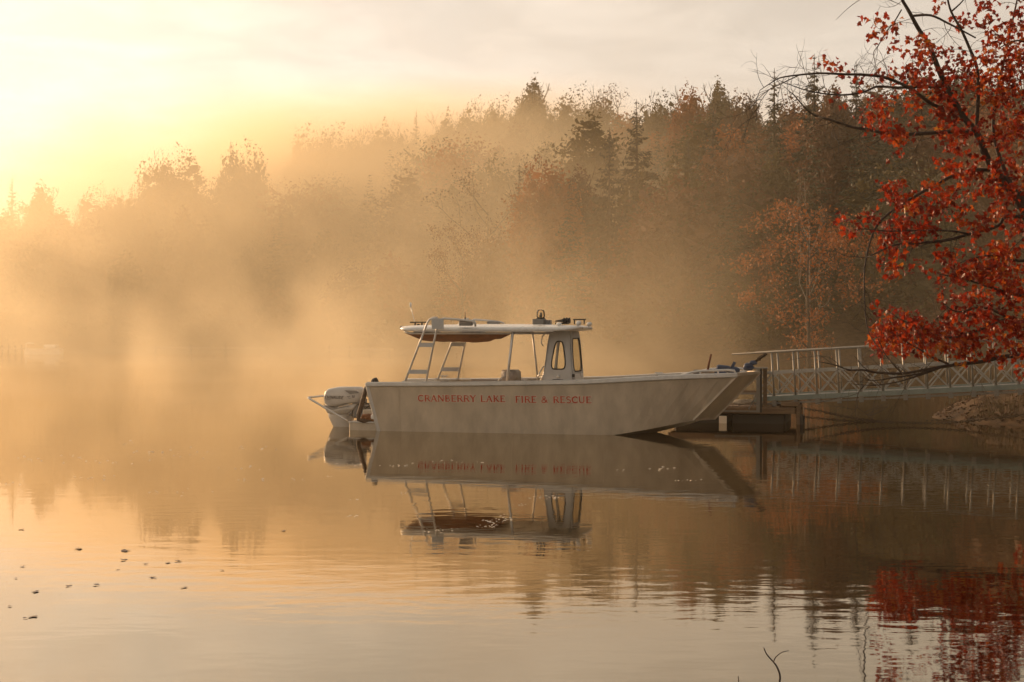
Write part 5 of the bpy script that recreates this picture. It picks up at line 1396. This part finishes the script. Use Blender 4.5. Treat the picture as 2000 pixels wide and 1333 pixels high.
V = np.stack([np.stack([xs - bx_, ys - by_, zs - .01], 1), np.stack([xs + bx_, ys + by_, zs - .01], 1), np.stack([xs + ln[:, 0] + bx_ * .3, ys + ln[:, 1], zs + hh], 1)], 1).reshape(-1, 3)
tag(np_object('grass', V, np.arange(m_ * 3).reshape(-1, 3), M_GRASS), kind='stuff')

# ------------------------------------------------------------------ leaves on the water, twigs in the foreground
M_DEADLEAF = material('dead_leaf', (0.075, 0.032, 0.018), rough=0.6, noise=0.4, nscale=20)
M_FLECK = material('floating_leaf_glint', (0.62, 0.50, 0.34), rough=0.32, spec=1.0, noise=0.2, nscale=9)  # pale colour stands in for low sun glancing off the flecks
def on_water(px, py): Y = H * F / (py - YH); return Vector(((px - 1000) / F * Y, Y, 0))
me_f = []
for k in range(3):
    v = leaf_local((2.2, 1.4, -1.6)[k], (1.4, .9, 1.6)[k]); v[:, 1] -= .4; v[:, 2] = np.abs(v[:, 2]) * .13; v[:, 0] *= 1.25
    me = bpy.data.meshes.new('floating_leaf'); me.from_pydata([tuple(q) for q in v], [], [tuple(int(q) for q in f) for f in LEAF_F]); me.materials.append(M_DEADLEAF); me.update(); me_f.append(me)
spots = [(42, 1035, .10), (245, 1077, .15), (241, 1095, .12), (284, 1103, .07), (327, 1100, .08), (348, 1097, .11), (298, 1130, .10), (360, 1149, .08), (189, 1144, .10), (133, 1146, .09), (68, 1157, .10), (44, 1108, .08), (19, 1186, .06), (65, 1206, .10), (48, 1209, .06), (30, 1131, .05), (553, 1038, .09), (434, 1115, .06), (152, 1073, .13), (230, 1114, .05)]
FLOAT_LABELS = ['broad dark leaf alone near the far left edge, farthest of the floating leaves', 'long thin dark twiglike leaf, upper one of the two left of the leaf row', 'wide curled leaf just below the long thin one', 'small leaf left of the close pair in the leaf row', 'smaller leaf of the close pair in the middle of the leaf row', 'reddish larger leaf of the close pair in the middle of the leaf row', 'thick curled leaf standing up below the leaf row', 'dark leaf farthest right among the lower floating leaves', 'humped leaf in the middle of the lower leaf diagonal', 'flat leaf second from left in the lower leaf diagonal', 'dark leaf lowest and leftmost in the leaf diagonal', 'faint flat leaf at the left above the small speck leaf', 'tiny crossed leaf at the left edge below the leaf diagonal', 'pale thin leaf, right one of the lowest pair', 'small pale leaf, left one of the lowest pair', 'speck of a leaf near the left edge above the diagonal', 'lone leaf far right of the others beside the boat reflection', 'small leaf drifting alone between the leaf row and the lone leaf', 'long faint curled leaf on the bright water above the leaf row', 'tiny leaf between the row and the thick curled leaf']
for i, (px, py, s) in enumerate(spots):
    o = link('floating_leaf', me_f[i % 3]); o.location = on_water(px, py) + Vector((0, 0, .004))
    s *= .62; o.scale = (s * 1.3, s, s * .9); o.rotation_euler = (rng.normal() * .05, rng.normal() * .05, rng.uniform(0, 6.28))
    tag(o, FLOAT_LABELS[i], 'leaf', 'dead leaves floating at lower left')
FL = [(330, 888, 60, 9, 26), (250, 866, 20, 4, 6), (50, 897, 40, 6, 10), (130, 893, 30, 5, 7), (200, 903, 60, 6, 12), (520, 877, 60, 4, 8), (480, 917, 40, 4, 8), (510, 938, 50, 3, 6), (560, 938, 30, 3, 6), (30, 946, 40, 4, 8), (690, 908, 26, 3, 10), (780, 911, 20, 2, 8), (880, 904, 60, 3, 10), (640, 932, 12, 2, 4), (1288, 917, 22, 4, 10), (1340, 940, 26, 3, 7), (1218, 919, 8, 2, 3), (1085, 973, 34, 4, 22), (975, 1018, 26, 7, 34), (950, 1030, 22, 4, 14), (855, 1038, 26, 5, 16), (1015, 987, 14, 2, 6), (690, 1010, 20, 3, 7), (785, 964, 10, 2, 5), (695, 978, 8, 2, 3), (350, 962, 60, 6, 8), (180, 935, 60, 6, 8)]
P = []
for (cx, cy, rx, ry, n_) in FL:
    for _ in range(n_): P.append(tuple(on_water(cx + rng.normal() * rx * .6, cy + rng.normal() * ry * .6) + Vector((0, 0, .008))))
P = np.array(P); n_ = len(P); s = rng.uniform(.010, .028, n_) * np.clip(P[:, 1] / 22, .55, 1.3); az = rng.uniform(0, 6.28, n_); tl = rng.normal(size=n_)
V = np.stack([P + np.stack([np.cos(az + a) * s * r, np.sin(az + a) * s * r, (.16 * np.sin(az + a) * r + .12 * tl * np.cos(az + a)) * s], 1) for a, r, z in ((0, 1.2, .18), (1.3, .6, .0), (2.3, .8, .12), (3.4, 1.0, .02), (4.7, .7, .2), (5.5, .5, .0))], 1).reshape(-1, 3)
tag(np_object('floating_weed', V, np.arange(n_ * 6).reshape(-1, 6), M_FLECK), kind='stuff')

def near_twig(name, label, px_paths, Y):
    mb = MB(); base = at(px_paths[0][0][0][0], px_paths[0][0][0][1], Y)
    for pts, r0, r1 in px_paths:
        q = smooth_path([at(x, y, Y + .02 * i) - base for i, (x, y) in enumerate(pts)], 4); mb.tube(q, list(np.linspace(r0, r1, len(q))), n=6)
    o = mb.build(name, M_MBARK); o.location = base; return tag(o, label, 'twig')
near_twig('twig', 'forked bare twig rising from the water at the bottom edge', [([(1512, 1425), (1518, 1360), (1524, 1325), (1518, 1304), (1510, 1293), (1498, 1279), (1492, 1266)], .006, .0025), ([(1511, 1294), (1516, 1284), (1528, 1275), (1541, 1272)], .003, .0015)], 6.6)
near_twig('twig', 'tiny twig tip at the bottom edge left of the forked twig', [([(1449, 1420), (1446, 1360), (1442, 1322)], .004, .002)], 6.6)
